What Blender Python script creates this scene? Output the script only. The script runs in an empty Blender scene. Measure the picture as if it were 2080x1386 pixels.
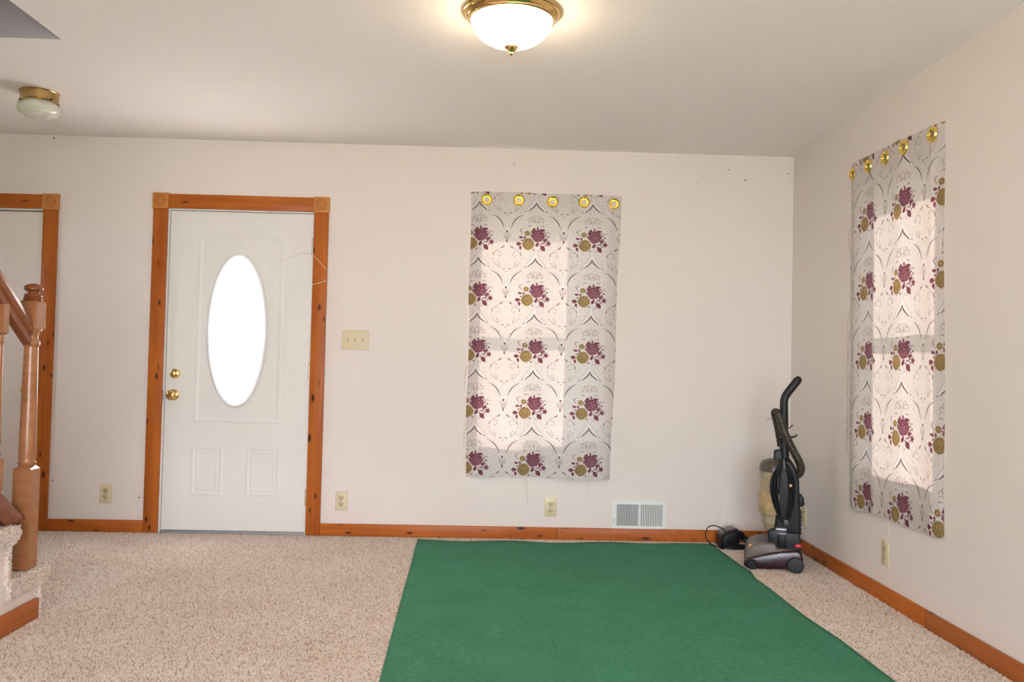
import bpy, bmesh, math, random
import numpy as np
from mathutils import Vector, Matrix

random.seed(7); rng = np.random.default_rng(7)
scn = bpy.context.scene
COL = scn.collection

# ------------------------------------------------------------------ camera
H = 2.46           # ceiling height
D = 5.2675         # back wall distance from the camera
W = 1.9186         # right wall
CAM_Z, YAW, PITCH, ROLL = 1.1045, 0.0270, 0.02604, 0.02268
cam = bpy.data.cameras.new('camera'); camo = bpy.data.objects.new('camera', cam); COL.objects.link(camo)
cam.sensor_fit = 'HORIZONTAL'; cam.sensor_width = 36.0; cam.lens = 36.0 * 1700 / 2080
cam.clip_start = 0.02
fw = Vector((math.sin(YAW) * math.cos(PITCH), math.cos(YAW) * math.cos(PITCH), math.sin(PITCH)))
r0 = Vector((math.cos(YAW), -math.sin(YAW), 0)); u0 = r0.cross(fw)
rt = r0 * math.cos(ROLL) + u0 * math.sin(ROLL); up = u0 * math.cos(ROLL) - r0 * math.sin(ROLL)
camo.matrix_world = Matrix(((rt.x, up.x, -fw.x, 0), (rt.y, up.y, -fw.y, 0), (rt.z, up.z, -fw.z, CAM_Z), (0, 0, 0, 1)))
scn.camera = camo

# ------------------------------------------------------------------ sky, sun, exposure
world = bpy.data.worlds.new('world'); scn.world = world; world.use_nodes = True
bg = world.node_tree.nodes['Background']
bg.inputs['Color'].default_value = (0.93, 0.94, 1.06, 1); bg.inputs['Strength'].default_value = 9.0
sun = bpy.data.lights.new('sun', 'SUN'); suno = bpy.data.objects.new('sun', sun); COL.objects.link(suno)
sun.energy = 42.0; sun.angle = math.radians(0.6); sun.color = (1.0, 0.78, 0.68)
SUN_TO = Vector((0.62, 0.52, 0.42)).normalized()
suno.rotation_euler = SUN_TO.to_track_quat('Z', 'Y').to_euler(); suno.location = SUN_TO * 12
scn.view_settings.view_transform = 'Standard'; scn.view_settings.look = 'None'
scn.view_settings.gamma = 1.0; scn.view_settings.use_curve_mapping = False
scn.view_settings.exposure = 1.02
LAMP = 15.0        # emission of the lit ceiling bowl

# ------------------------------------------------------------------ materials
def new_mat(name):
    m = bpy.data.materials.new(name); m.use_nodes = True
    nt = m.node_tree; return m, nt, nt.nodes['Principled BSDF']
def N(nt, typ, **kw):
    n = nt.nodes.new(typ)
    for k, v in kw.items():
        if k in n.inputs: n.inputs[k].default_value = v
        else: setattr(n, k, v)
    return n
def L(nt, a, b): nt.links.new(a, b)
def ramp(nt, fac, stops):
    r = nt.nodes.new('ShaderNodeValToRGB'); e = r.color_ramp.elements
    while len(e) < len(stops): e.new(0.5)
    for el, (p, c) in zip(e, stops):
        el.position = p; el.color = (*c, 1)
    L(nt, fac, r.inputs[0]); return r.outputs[0]
def plain(name, col, rough=0.5, metal=0.0, bump=0.0, scale=200.0, var=0.0, coat=0.0, spec=None, trans=0.0):
    m, nt, b = new_mat(name)
    b.inputs['Base Color'].default_value = (*col, 1); b.inputs['Roughness'].default_value = rough
    b.inputs['Metallic'].default_value = metal; b.inputs['Coat Weight'].default_value = coat
    if spec is not None: b.inputs['Specular IOR Level'].default_value = spec
    if trans: b.inputs['Transmission Weight'].default_value = trans
    tc = N(nt, 'ShaderNodeTexCoord'); no = N(nt, 'ShaderNodeTexNoise', Scale=scale, Detail=4.0)
    L(nt, tc.outputs['Object'], no.inputs['Vector'])
    if var:
        d = tuple(max(0, c * (1 - var)) for c in col); e = tuple(min(1, c * (1 + var)) for c in col)
        L(nt, ramp(nt, no.outputs['Fac'], [(0.3, d), (0.7, e)]), b.inputs['Base Color'])
    if bump:
        bp = N(nt, 'ShaderNodeBump', Strength=bump, Distance=0.002)
        L(nt, no.outputs['Fac'], bp.inputs['Height']); L(nt, bp.outputs['Normal'], b.inputs['Normal'])
    return m
def wood(name, light, dark, knot, knots=True, rough=0.38, grain=1.0, spec=0.22):
    """board material: local X runs along the grain"""
    m, nt, b = new_mat(name)
    tc = N(nt, 'ShaderNodeTexCoord'); oi = N(nt, 'ShaderNodeObjectInfo')
    add = N(nt, 'ShaderNodeVectorMath', operation='ADD'); sc = N(nt, 'ShaderNodeVectorMath', operation='SCALE')
    sc.inputs['Scale'].default_value = 37.0
    comb = N(nt, 'ShaderNodeCombineXYZ'); L(nt, oi.outputs['Random'], comb.inputs[0]); L(nt, oi.outputs['Random'], comb.inputs[1])
    L(nt, comb.outputs[0], sc.inputs[0]); L(nt, tc.outputs['Object'], add.inputs[0]); L(nt, sc.outputs[0], add.inputs[1])
    mp = N(nt, 'ShaderNodeMapping'); mp.inputs['Scale'].default_value = (2.2 * grain, 34 * grain, 34 * grain); L(nt, add.outputs[0], mp.inputs[0])
    n1 = N(nt, 'ShaderNodeTexNoise', Scale=1.0, Detail=6.0, Roughness=0.6, Distortion=0.6); L(nt, mp.outputs[0], n1.inputs['Vector'])
    mp2 = N(nt, 'ShaderNodeMapping'); mp2.inputs['Scale'].default_value = (1.6, 6, 6); L(nt, add.outputs[0], mp2.inputs[0])
    n2 = N(nt, 'ShaderNodeTexNoise', Scale=1.0, Detail=3.0); L(nt, mp2.outputs[0], n2.inputs['Vector'])
    mx = N(nt, 'ShaderNodeMath', operation='MULTIPLY_ADD'); mx.inputs[1].default_value = 0.55
    L(nt, n1.outputs['Fac'], mx.inputs[0])
    m2 = N(nt, 'ShaderNodeMath', operation='MULTIPLY'); m2.inputs[1].default_value = 0.45; L(nt, n2.outputs['Fac'], m2.inputs[0]); L(nt, m2.outputs[0], mx.inputs[2])
    col = ramp(nt, mx.outputs[0], [(0.34, dark), (0.62, light)])
    if knots:
        mp3 = N(nt, 'ShaderNodeMapping'); mp3.inputs['Scale'].default_value = (4.2, 11.0, 0.0); L(nt, add.outputs[0], mp3.inputs[0])
        vo = N(nt, 'ShaderNodeTexVoronoi', voronoi_dimensions='2D', Scale=1.0, Randomness=1.0); L(nt, mp3.outputs[0], vo.inputs['Vector'])
        kn = N(nt, 'ShaderNodeTexNoise', Scale=7.0, Detail=1.0); L(nt, add.outputs[0], kn.inputs['Vector'])
        ka = N(nt, 'ShaderNodeMath', operation='MULTIPLY_ADD'); ka.inputs[1].default_value = 0.22; L(nt, kn.outputs['Fac'], ka.inputs[0])
        kb = N(nt, 'ShaderNodeMath', operation='SUBTRACT'); kb.inputs[1].default_value = 0.105; L(nt, vo.outputs['Distance'], kb.inputs[0]); L(nt, kb.outputs[0], ka.inputs[2])
        kf = ramp(nt, ka.outputs[0], [(0.0, (1, 1, 1)), (0.045, (0.9, 0.9, 0.9)), (0.075, (0.3, 0.3, 0.3)), (0.16, (0, 0, 0))])
        mix = N(nt, 'ShaderNodeMix', data_type='RGBA'); L(nt, kf, mix.inputs[0]); L(nt, col, mix.inputs[6]); mix.inputs[7].default_value = (*knot, 1)
        col = mix.outputs[2]
    L(nt, col, b.inputs['Base Color']); b.inputs['Roughness'].default_value = rough; b.inputs['Specular IOR Level'].default_value = spec
    bp = N(nt, 'ShaderNodeBump', Strength=0.12, Distance=0.002); L(nt, n1.outputs['Fac'], bp.inputs['Height']); L(nt, bp.outputs['Normal'], b.inputs['Normal'])
    return m
def painted(name, col, scale=90, bump=0.25, var=0.02):
    m, nt, b = new_mat(name)
    tc = N(nt, 'ShaderNodeTexCoord')
    n1 = N(nt, 'ShaderNodeTexNoise', Scale=float(scale), Detail=3.0); L(nt, tc.outputs['Object'], n1.inputs['Vector'])
    n2 = N(nt, 'ShaderNodeTexNoise', Scale=1.3, Detail=5.0); L(nt, tc.outputs['Object'], n2.inputs['Vector'])
    L(nt, ramp(nt, n2.outputs['Fac'], [(0.3, tuple(c * (1 - var) for c in col)), (0.7, col)]), b.inputs['Base Color'])
    b.inputs['Roughness'].default_value = 0.75; b.inputs['Specular IOR Level'].default_value = 0.25
    bp = N(nt, 'ShaderNodeBump', Strength=bump, Distance=0.0015); L(nt, n1.outputs['Fac'], bp.inputs['Height']); L(nt, bp.outputs['Normal'], b.inputs['Normal'])
    return m

M = {}
M['wall'] = painted('wall_paint', (0.82, 0.758, 0.712))
M['ceiling'] = painted('ceiling_paint', (0.91, 0.88, 0.86), scale=60, bump=0.5)
M['panel'] = painted('stair_panel_paint', (0.80, 0.73, 0.66))
M['stairwell'] = painted('stairwell_shade', (0.50, 0.47, 0.50))  # dimness of the unlit stairwell put into a darker, bluer wall colour
M['pine'] = wood('knotty_pine', (0.51, 0.148, 0.024), (0.35, 0.084, 0.013), (0.055, 0.014, 0.006))
M['pine_light'] = wood('pale_pine', (0.62, 0.26, 0.065), (0.52, 0.19, 0.042), (0.1, 0.03, 0.01), knots=False)
M['groove'] = plain('rosette_groove', (0.28, 0.105, 0.032), 0.5)
M['oak'] = wood('varnished_oak', (0.40, 0.175, 0.075), (0.29, 0.108, 0.040), (0.1, 0.03, 0.01), knots=False, rough=0.22, spec=0.5)
M['oak_dark'] = wood('dark_oak', (0.27, 0.080, 0.024), (0.18, 0.045, 0.013), (0.1, 0.03, 0.01), knots=False, rough=0.25, spec=0.45)
M['door'] = plain('door_white', (0.80, 0.79, 0.75), 0.45, bump=0.05, scale=60)
M['jamb'] = plain('jamb_white', (0.80, 0.80, 0.80), 0.45)
M['dark_gap'] = plain('weather_strip', (0.10, 0.10, 0.11), 0.8)
M['threshold'] = plain('aluminium', (0.42, 0.42, 0.42), 0.4, metal=0.8)
M['brass'] = plain('polished_brass', (0.83, 0.58, 0.22), 0.14, metal=1.0)
M['brass_gold'] = plain('gold_grommet', (0.95, 0.70, 0.16), 0.16, metal=1.0)
M['brass_dull'] = plain('aged_brass', (0.52, 0.36, 0.15), 0.25, metal=1.0)
M['hinge'] = plain('hinge_steel', (0.62, 0.58, 0.45), 0.3, metal=0.7)
M['ivory'] = plain('ivory_plastic', (0.72, 0.63, 0.42), 0.4)
M['ivory_dark'] = plain('ivory_plastic_dark', (0.62, 0.52, 0.33), 0.4)
M['slot'] = plain('slot_dark', (0.09, 0.06, 0.045), 0.6)
M['white_metal'] = plain('white_enamel', (0.82, 0.84, 0.83), 0.4)
M['vent_dark'] = plain('vent_duct', (0.16, 0.17, 0.17), 0.7)
M['black'] = plain('black_plastic', (0.007, 0.008, 0.009), 0.42, bump=0.05)
M['black'].node_tree.nodes['Principled BSDF'].inputs['Specular IOR Level'].default_value = 0.25
M['charcoal'] = plain('charcoal_plastic', (0.016, 0.018, 0.020), 0.42, var=0.15, scale=8)
M['charcoal'].node_tree.nodes['Principled BSDF'].inputs['Specular IOR Level'].default_value = 0.3
M['grey_pl'] = plain('grey_plastic', (0.05, 0.056, 0.06), 0.4)
M['rubber'] = plain('rubber', (0.02, 0.021, 0.023), 0.55)
M['maroon'] = plain('maroon_gloss', (0.030, 0.010, 0.016), 0.26, coat=0.15)
M['taupe'] = plain('taupe_gloss', (0.135, 0.105, 0.085), 0.42, coat=0.0, var=0.1, scale=20)
M['hose'] = plain('hose_brown', (0.045, 0.034, 0.024), 0.35)
M['red'] = plain('red_plastic', (0.62, 0.03, 0.04), 0.35)
M['yellow'] = plain('yellow_label', (0.62, 0.45, 0.14), 0.5)
M['silver'] = plain('silver_plastic', (0.42, 0.44, 0.46), 0.3, metal=0.3)
M['canister'] = plain('dusty_canister', (0.36, 0.295, 0.19), 0.3, var=0.16, scale=26, spec=0.5)
M['canister_b'] = plain('dusty_canister_band', (0.45, 0.32, 0.16), 0.3, var=0.18, scale=30)
M['lid'] = plain('smoked_lid', (0.075, 0.06, 0.043), 0.3, var=0.2, scale=30)
M['blue_mark'] = plain('blue_emblem', (0.06, 0.08, 0.16), 0.3)
M['wire'] = plain('white_wire', (0.78, 0.74, 0.66), 0.4)
M['thread'] = plain('pink_thread', (0.55, 0.32, 0.27), 0.8)
M['thread_grey'] = plain('pale_thread', (0.60, 0.54, 0.50), 0.8)
M['snow_glass'] = plain('alabaster_glass', (0.62, 0.63, 0.54), 0.22, var=0.18, scale=14, spec=0.6)
M['window_white'] = plain('window_vinyl', (0.78, 0.78, 0.76), 0.4)
M['grass'] = plain('grass', (0.12, 0.16, 0.05), 0.9, var=0.3, scale=3)
M['concrete'] = plain('bounce_concrete', (0.62, 0.60, 0.57), 0.8)  # kept pale so the slab behind the house bounces daylight indoors

def mat_lamp():
    m, nt, b = new_mat('lit_glass')
    b.inputs['Base Color'].default_value = (0.9, 0.85, 0.75, 1); b.inputs['Roughness'].default_value = 0.3
    b.inputs['Emission Color'].default_value = (1.0, 0.77, 0.50, 1); b.inputs['Emission Strength'].default_value = LAMP
    return m
M['lamp'] = mat_lamp()
def mat_frosted():
    m, nt, b = new_mat('frosted_glass')
    tr = N(nt, 'ShaderNodeBsdfTranslucent'); tr.inputs[0].default_value = (0.95, 0.97, 1.0, 1)
    gl = N(nt, 'ShaderNodeBsdfGlossy', Roughness=0.15); mix = N(nt, 'ShaderNodeMixShader'); mix.inputs[0].default_value = 0.05
    L(nt, tr.outputs[0], mix.inputs[1]); L(nt, gl.outputs[0], mix.inputs[2])
    L(nt, mix.outputs[0], nt.nodes['Material Output'].inputs[0]); return m
M['frosted'] = mat_frosted()
def mat_glass():
    m, nt, b = new_mat('clear_glass')
    tr = N(nt, 'ShaderNodeBsdfTransparent'); tr.inputs[0].default_value = (0.93, 0.95, 0.94, 1)
    gl = N(nt, 'ShaderNodeBsdfGlossy', Roughness=0.02); mix = N(nt, 'ShaderNodeMixShader'); mix.inputs[0].default_value = 0.06
    L(nt, tr.outputs[0], mix.inputs[1]); L(nt, gl.outputs[0], mix.inputs[2])
    L(nt, mix.outputs[0], nt.nodes['Material Output'].inputs[0]); return m
M['glass'] = mat_glass()
def mat_carpet():
    m, nt, b = new_mat('carpet_pile')
    at = N(nt, 'ShaderNodeAttribute', attribute_name='fleck')
    tc = N(nt, 'ShaderNodeTexCoord'); no = N(nt, 'ShaderNodeTexNoise', Scale=2.2, Detail=3.0); L(nt, tc.outputs['Object'], no.inputs['Vector'])
    col = ramp(nt, at.outputs['Fac'], [(0.0, (0.58, 0.42, 0.35)), (0.16, (0.76, 0.61, 0.52)), (0.38, (0.92, 0.80, 0.70)), (1.0, (0.98, 0.92, 0.85))])
    mix = N(nt, 'ShaderNodeMix', data_type='RGBA', blend_type='MULTIPLY'); mix.inputs[0].default_value = 0.6
    L(nt, col, mix.inputs[6]); L(nt, ramp(nt, no.outputs['Fac'], [(0.3, (0.86, 0.82, 0.78)), (0.7, (1, 1, 1))]), mix.inputs[7])
    L(nt, mix.outputs[2], b.inputs['Base Color']); b.inputs['Roughness'].default_value = 0.95
    b.inputs['Specular IOR Level'].default_value = 0.1; return m
M['pile'] = mat_carpet()
def mat_carpet_base():
    m, nt, b = new_mat('carpet_base')
    tc = N(nt, 'ShaderNodeTexCoord')
    vo = N(nt, 'ShaderNodeTexVoronoi', Scale=150.0); L(nt, tc.outputs['Object'], vo.inputs['Vector'])
    sp = N(nt, 'ShaderNodeSeparateColor'); L(nt, vo.outputs['Color'], sp.inputs[0])
    L(nt, ramp(nt, sp.outputs[0], [(0.0, (0.52, 0.38, 0.32)), (0.3, (0.70, 0.58, 0.50)), (1.0, (0.82, 0.72, 0.63))]), b.inputs['Base Color'])
    b.inputs['Roughness'].default_value = 0.95
    bp = N(nt, 'ShaderNodeBump', Strength=0.8, Distance=0.006); L(nt, vo.outputs['Distance'], bp.inputs['Height']); L(nt, bp.outputs['Normal'], b.inputs['Normal'])
    return m
M['carpet_base'] = mat_carpet_base()
def mat_rug():
    m, nt, b = new_mat('green_turf_rug')
    tc = N(nt, 'ShaderNodeTexCoord')
    mp = N(nt, 'ShaderNodeMapping'); mp.inputs['Scale'].default_value = (45, 140, 90); L(nt, tc.outputs['Object'], mp.inputs[0])
    n1 = N(nt, 'ShaderNodeTexNoise', Scale=1.0, Detail=4.0, Roughness=0.7); L(nt, mp.outputs[0], n1.inputs['Vector'])
    n2 = N(nt, 'ShaderNodeTexNoise', Scale=5.0, Detail=5.0); L(nt, tc.outputs['Object'], n2.inputs['Vector'])
    n3 = N(nt, 'ShaderNodeTexNoise', Scale=1.1, Detail=6.0, Roughness=0.75); L(nt, tc.outputs['Object'], n3.inputs['Vector'])
    c1 = ramp(nt, n1.outputs['Fac'], [(0.3, (0.042, 0.175, 0.102)), (0.7, (0.082, 0.305, 0.190))])
    mix = N(nt, 'ShaderNodeMix', data_type='RGBA'); L(nt, ramp(nt, n3.outputs['Fac'], [(0.62, (0, 0, 0)), (0.80, (0.45, 0.45, 0.45))]), mix.inputs[0])
    mult = N(nt, 'ShaderNodeMix', data_type='RGBA', blend_type='MULTIPLY'); mult.inputs[0].default_value = 1.0
    L(nt, c1, mult.inputs[6]); L(nt, ramp(nt, n2.outputs['Fac'], [(0.3, (0.85, 0.88, 0.82)), (0.7, (1, 1, 1))]), mult.inputs[7])
    L(nt, mult.outputs[2], mix.inputs[6]); mix.inputs[7].default_value = (0.14, 0.33, 0.21, 1)
    L(nt, mix.outputs[2], b.inputs['Base Color']); b.inputs['Roughness'].default_value = 0.95; b.inputs['Specular IOR Level'].default_value = 0.15
    bp = N(nt, 'ShaderNodeBump', Strength=0.5, Distance=0.002); L(nt, n1.outputs['Fac'], bp.inputs['Height']); L(nt, bp.outputs['Normal'], b.inputs['Normal'])
    return m
M['rug'] = mat_rug()
def mat_curtain():
    m, nt, b = new_mat('floral_jacquard')
    at = N(nt, 'ShaderNodeAttribute', attribute_name='print')
    tc = N(nt, 'ShaderNodeTexCoord')
    mp = N(nt, 'ShaderNodeMapping'); mp.inputs['Scale'].default_value = (120, 120, 420); L(nt, tc.outputs['Object'], mp.inputs[0])
    n1 = N(nt, 'ShaderNodeTexNoise', Scale=1.0, Detail=3.0, Roughness=0.7); L(nt, mp.outputs[0], n1.inputs['Vector'])
    mp2 = N(nt, 'ShaderNodeMapping'); mp2.inputs['Scale'].default_value = (480, 480, 60); L(nt, tc.outputs['Object'], mp2.inputs[0])
    n2 = N(nt, 'ShaderNodeTexNoise', Scale=1.0, Detail=2.0); L(nt, mp2.outputs[0], n2.inputs['Vector'])
    mx = N(nt, 'ShaderNodeMath', operation='MULTIPLY'); L(nt, n1.outputs['Fac'], mx.inputs[0]); L(nt, n2.outputs['Fac'], mx.inputs[1])
    mult = N(nt, 'ShaderNodeMix', data_type='RGBA', blend_type='MULTIPLY'); mult.inputs[0].default_value = 1.0
    L(nt, at.outputs['Color'], mult.inputs[6]); L(nt, ramp(nt, mx.outputs[0], [(0.10, (0.72, 0.72, 0.73)), (0.42, (1.08, 1.08, 1.08))]), mult.inputs[7])
    L(nt, mult.outputs[2], b.inputs['Base Color']); b.inputs['Roughness'].default_value = 0.55; b.inputs['Specular IOR Level'].default_value = 0.3
    bp = N(nt, 'ShaderNodeBump', Strength=0.35, Distance=0.001); L(nt, mx.outputs[0], bp.inputs['Height']); L(nt, bp.outputs['Normal'], b.inputs['Normal'])
    tr = N(nt, 'ShaderNodeBsdfTranslucent'); L(nt, mult.outputs[2], tr.inputs[0])
    mix = N(nt, 'ShaderNodeMixShader'); mix.inputs[0].default_value = 0.03
    L(nt, b.outputs[0], mix.inputs[1]); L(nt, tr.outputs[0], mix.inputs[2]); L(nt, mix.outputs[0], nt.nodes['Material Output'].inputs[0])
    return m
M['curtain'] = mat_curtain()

# ------------------------------------------------------------------ mesh helpers
def bm_new(): return bmesh.new()
def add_box(bm, lo, hi, bev=0.0, seg=2):
    g = bmesh.ops.create_cube(bm, size=1.0); vs = g['verts']
    for v in vs:
        v.co = Vector([lo[i] + (v.co[i] + 0.5) * (hi[i] - lo[i]) for i in range(3)])
    if bev:
        es = list({e for v in vs for e in v.link_edges})
        bmesh.ops.bevel(bm, geom=es, offset=bev, segments=seg, affect='EDGES', profile=0.5)
def add_lathe(bm, prof, n=32, c=(0, 0, 0), axis='Z', sx=1.0, sy=1.0):
    """prof: list of (radius, height)"""
    rings = []
    for r, h in prof:
        ring = []
        for i in range(n):
            a = 2 * math.pi * i / n; p = Vector((r * math.cos(a) * sx, r * math.sin(a) * sy, h))
            if axis == 'Y': p = Vector((p.x, -p.z, p.y))
            if axis == 'X': p = Vector((p.z, p.x, p.y))
            ring.append(bm.verts.new(p + Vector(c)))
        rings.append(ring)
    for a, b in zip(rings, rings[1:]):
        for i in range(n): bm.faces.new((a[i], a[(i + 1) % n], b[(i + 1) % n], b[i]))
    bm.faces.new(list(reversed(rings[0]))); bm.faces.new(rings[-1])
def catmull(pts, per=6, closed=False):
    P = [Vector(p) for p in pts]; n = len(P); out = []
    rngi = range(n if closed else n - 1)
    for i in rngi:
        p0 = P[(i - 1) % n] if (closed or i > 0) else P[i]; p1 = P[i]; p2 = P[(i + 1) % n]
        p3 = P[(i + 2) % n] if (closed or i + 2 < n) else P[(i + 1) % n]
        for k in range(per):
            t = k / per
            out.append(0.5 * ((2 * p1) + (p2 - p0) * t + (2 * p0 - 5 * p1 + 4 * p2 - p3) * t * t + (3 * p1 - p0 - 3 * p2 + p3) * t ** 3))
    if not closed: out.append(P[-1])
    return out
def add_tube(bm, pts, rad, n=10, closed=False, flat=1.0, caps=True):
    """rad: number or list; flat squeezes the section"""
    P = [Vector(p) for p in pts]; m = len(P); rings = []; ref = None
    for i, p in enumerate(P):
        if closed: t = P[(i + 1) % m] - P[(i - 1) % m]
        else: t = P[min(i + 1, m - 1)] - P[max(i - 1, 0)]
        t.normalize()
        if ref is None: ref = t.orthogonal().normalized()
        ref = (ref - t * ref.dot(t)); ref = ref.normalized() if ref.length > 1e-6 else t.orthogonal().normalized()
        b = t.cross(ref); r = rad[i] if hasattr(rad, '__len__') else rad
        rings.append([bm.verts.new(p + (ref * math.cos(2 * math.pi * k / n) + b * math.sin(2 * math.pi * k / n) * flat) * r) for k in range(n)])
    for i in range(m if closed else m - 1):
        a, b2 = rings[i], rings[(i + 1) % m]
        for k in range(n): bm.faces.new((a[k], a[(k + 1) % n], b2[(k + 1) % n], b2[k]))
    if caps and not closed:
        bm.faces.new(list(reversed(rings[0]))); bm.faces.new(rings[-1])
def add_prism(bm, poly, lo, hi, axis='Y', bev=0.0, seg=3):
    """poly in the plane across axis: Y -> (x,z), X -> (y,z), Z -> (x,y)"""
    def pt(a, b, c): return (a, c, b) if axis == 'Y' else ((c, a, b) if axis == 'X' else (a, b, c))
    A = [bm.verts.new(pt(a, b, lo)) for a, b in poly]; B = [bm.verts.new(pt(a, b, hi)) for a, b in poly]
    n = len(poly); fs = [bm.faces.new(A), bm.faces.new(list(reversed(B)))]
    for i in range(n): fs.append(bm.faces.new((A[i], B[i], B[(i + 1) % n], A[(i + 1) % n])))
    bmesh.ops.recalc_face_normals(bm, faces=fs)
    if bev:
        es = [e for f in fs[:2] for e in f.edges]
        bmesh.ops.bevel(bm, geom=list(set(es)), offset=bev, segments=seg, affect='EDGES', profile=0.5)
def obj(name, bm, mat, parent=None, smooth=False, loc=None, angle=35):
    bmesh.ops.recalc_face_normals(bm, faces=bm.faces)
    me = bpy.data.meshes.new(name); bm.to_mesh(me); bm.free()
    me.materials.append(M[mat] if isinstance(mat, str) else mat)
    if smooth:
        me.polygons.foreach_set('use_smooth', [True] * len(me.polygons))
        try: me.set_sharp_from_angle(angle=math.radians(angle))
        except Exception: pass
    o = bpy.data.objects.new(name, me); COL.objects.link(o)
    if loc is not None: o.location = loc
    if parent is not None: o.parent = parent
    return o
def empty(name, loc=(0, 0, 0), rot=(0, 0, 0)):
    o = bpy.data.objects.new(name, None); COL.objects.link(o); o.location = loc; o.rotation_euler = rot
    o.empty_display_size = 0.05; return o
def tag(o, label, cat, group=None):
    o['label'] = label; o['category'] = cat
    if group: o['group'] = group
    return o
def structure(o, label=None):
    o['kind'] = 'structure'
    if label: o['label'] = label
    return o
def box(name, lo, hi, mat, parent=None, bev=0.0, seg=2):
    """mesh with its origin at the box centre"""
    c = [(a + b) / 2 for a, b in zip(lo, hi)]
    bm = bm_new(); add_box(bm, [a - k for a, k in zip(lo, c)], [b - k for b, k in zip(hi, c)], bev, seg)
    return obj(name, bm, mat, parent, smooth=bool(bev), loc=c)
def board(name, p, q, w, t, mat, parent, normal, bev=0.003):
    """a board from p to q (centre line on its back face); local X is its length, local Z points along normal"""
    p = Vector(p); q = Vector(q); x = (q - p).normalized(); z = Vector(normal).normalized(); y = z.cross(x); ln = (q - p).length
    bm = bm_new(); add_box(bm, (-ln / 2, -w / 2, 0), (ln / 2, w / 2, t), bev, 2)
    o = obj(name, bm, mat, parent, smooth=True)
    o.matrix_world = Matrix.Translation((p + q) / 2) @ Matrix((x, y, z)).transposed().to_4x4()
    return o
def wall_boxes(bm, u0, u1, z0, z1, holes, make):
    us = sorted({u0, u1, *[h[0] for h in holes], *[h[1] for h in holes]}); zs = sorted({z0, z1, *[h[2] for h in holes], *[h[3] for h in holes]})
    for a, b in zip(us, us[1:]):
        run = None
        for c, d in zip(zs, zs[1:]):
            m, k = (a + b) / 2, (c + d) / 2
            if any(h[0] < m < h[1] and h[2] < k < h[3] for h in holes): continue
            make(bm, a, b, c, d)

# ------------------------------------------------------------------ room shell
TH = 0.16
XL, YF = -3.9, -2.7
DOOR1 = (-2.022, -1.114, 0.0, 2.022)       # entry door opening
DOOR2 = (-3.60, -2.786, 0.0, 1.995)        # closet door opening
WIN1 = (-0.03, 0.72, 0.60, 2.05)           # window behind the first curtain
WIN2 = (3.55, 4.28, 0.60, 2.02)            # window in the right wall (y range)
FILL_WIN3 = [(-1.70, 0.05, 0.10, 2.10), (0.10, 1.85, 0.10, 2.10)]  # unseen rear windows, added and sized to light the room
bm = bm_new()
wall_boxes(bm, XL - TH, W + TH, 0, H + 0.02, [DOOR1, DOOR2, WIN1], lambda b, a, c, d, e: add_box(b, (a, D, d), (c, D + TH, e)))
structure(obj('wall_back', bm, 'wall'), 'cream painted wall with the front door')
bm = bm_new()
wall_boxes(bm, YF - TH, D, 0, H + 0.02, [WIN2], lambda b, a, c, d, e: add_box(b, (W, a, d), (W + TH, c, e)))
structure(obj('wall_right', bm, 'wall'), 'cream painted side wall')
FILL_WIN5 = (3.95, 4.45, 1.35, 2.00)            # unseen window added in the left wall to brighten the hall (y range)
bm = bm_new()
wall_boxes(bm, YF, D, 0, H + 0.02, [FILL_WIN5], lambda b, a, c, d, e: add_box(b, (XL - TH, a, d), (XL, c, e)))
structure(obj('wall_left', bm, 'wall'))
bm = bm_new()
wall_boxes(bm, XL - TH, W, 0, H + 0.02, FILL_WIN3, lambda b, a, c, d, e: add_box(b, (a, YF - TH, d), (c, YF, e)))
structure(obj('wall_front', bm, 'wall'))
bm = bm_new(); add_box(bm, (XL - TH, YF - TH, -0.12), (W + TH, D + TH, 0.0)); structure(obj('floor', bm, 'carpet_base'), 'floor under the carpet')
# ceiling with the stairwell opening
OX, OY = -1.882, 3.642; SX = -2.86
bm = bm_new()
wall_boxes(bm, XL - TH, W + TH, YF - TH, D + TH, [(SX, OX, -0.6, OY)], lambda b, a, c, d, e: add_box(b, (a, d, H), (c, e, H + 0.02)))
structure(obj('ceiling', bm, 'ceiling'), 'textured white ceiling')
bm = bm_new()
add_box(bm, (OX - 0.002, -0.6, H + 0.0005), (OX, OY, H + 0.02)); add_box(bm, (SX, OY - 0.002, H + 0.0005), (OX - 0.002, OY, H + 0.02))
add_box(bm, (OX - 0.002, -0.6, H + 0.02), (OX + 0.1, OY + 0.1, 4.9)); add_box(bm, (SX - 0.1, OY - 0.002, H + 0.02), (OX - 0.002, OY + 0.1, 4.9))
add_box(bm, (SX - 0.1, -0.6, H + 0.02), (SX, OY, 4.9)); add_box(bm, (SX - 0.1, -0.7, H + 0.02), (OX + 0.1, -0.6, 4.9)); add_box(bm, (SX - 0.1, -0.7, 4.9), (OX + 0.1, OY + 0.1, 5.0))
structure(obj('wall_stairwell', bm, 'stairwell'), 'walls of the open stairwell above the ceiling')
bm = bm_new(); add_box(bm, (SX - 0.1, -0.6, 0), (SX, 3.3, H)); structure(obj('wall_stair', bm, 'wall'))
bm = bm_new(); add_box(bm, (-30, -30, -0.5), (30, 30, -0.4)); structure(obj('ground', bm, 'grass'), 'lawn outside the house')
bm = bm_new(); add_box(bm, (-7, -11, -0.4), (6, YF - TH, -0.32)); structure(obj('reflector', bm, 'concrete'), 'pale concrete patio added outside to bounce daylight in')  # unseen slab added to reflect daylight up to the ceiling

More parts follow.
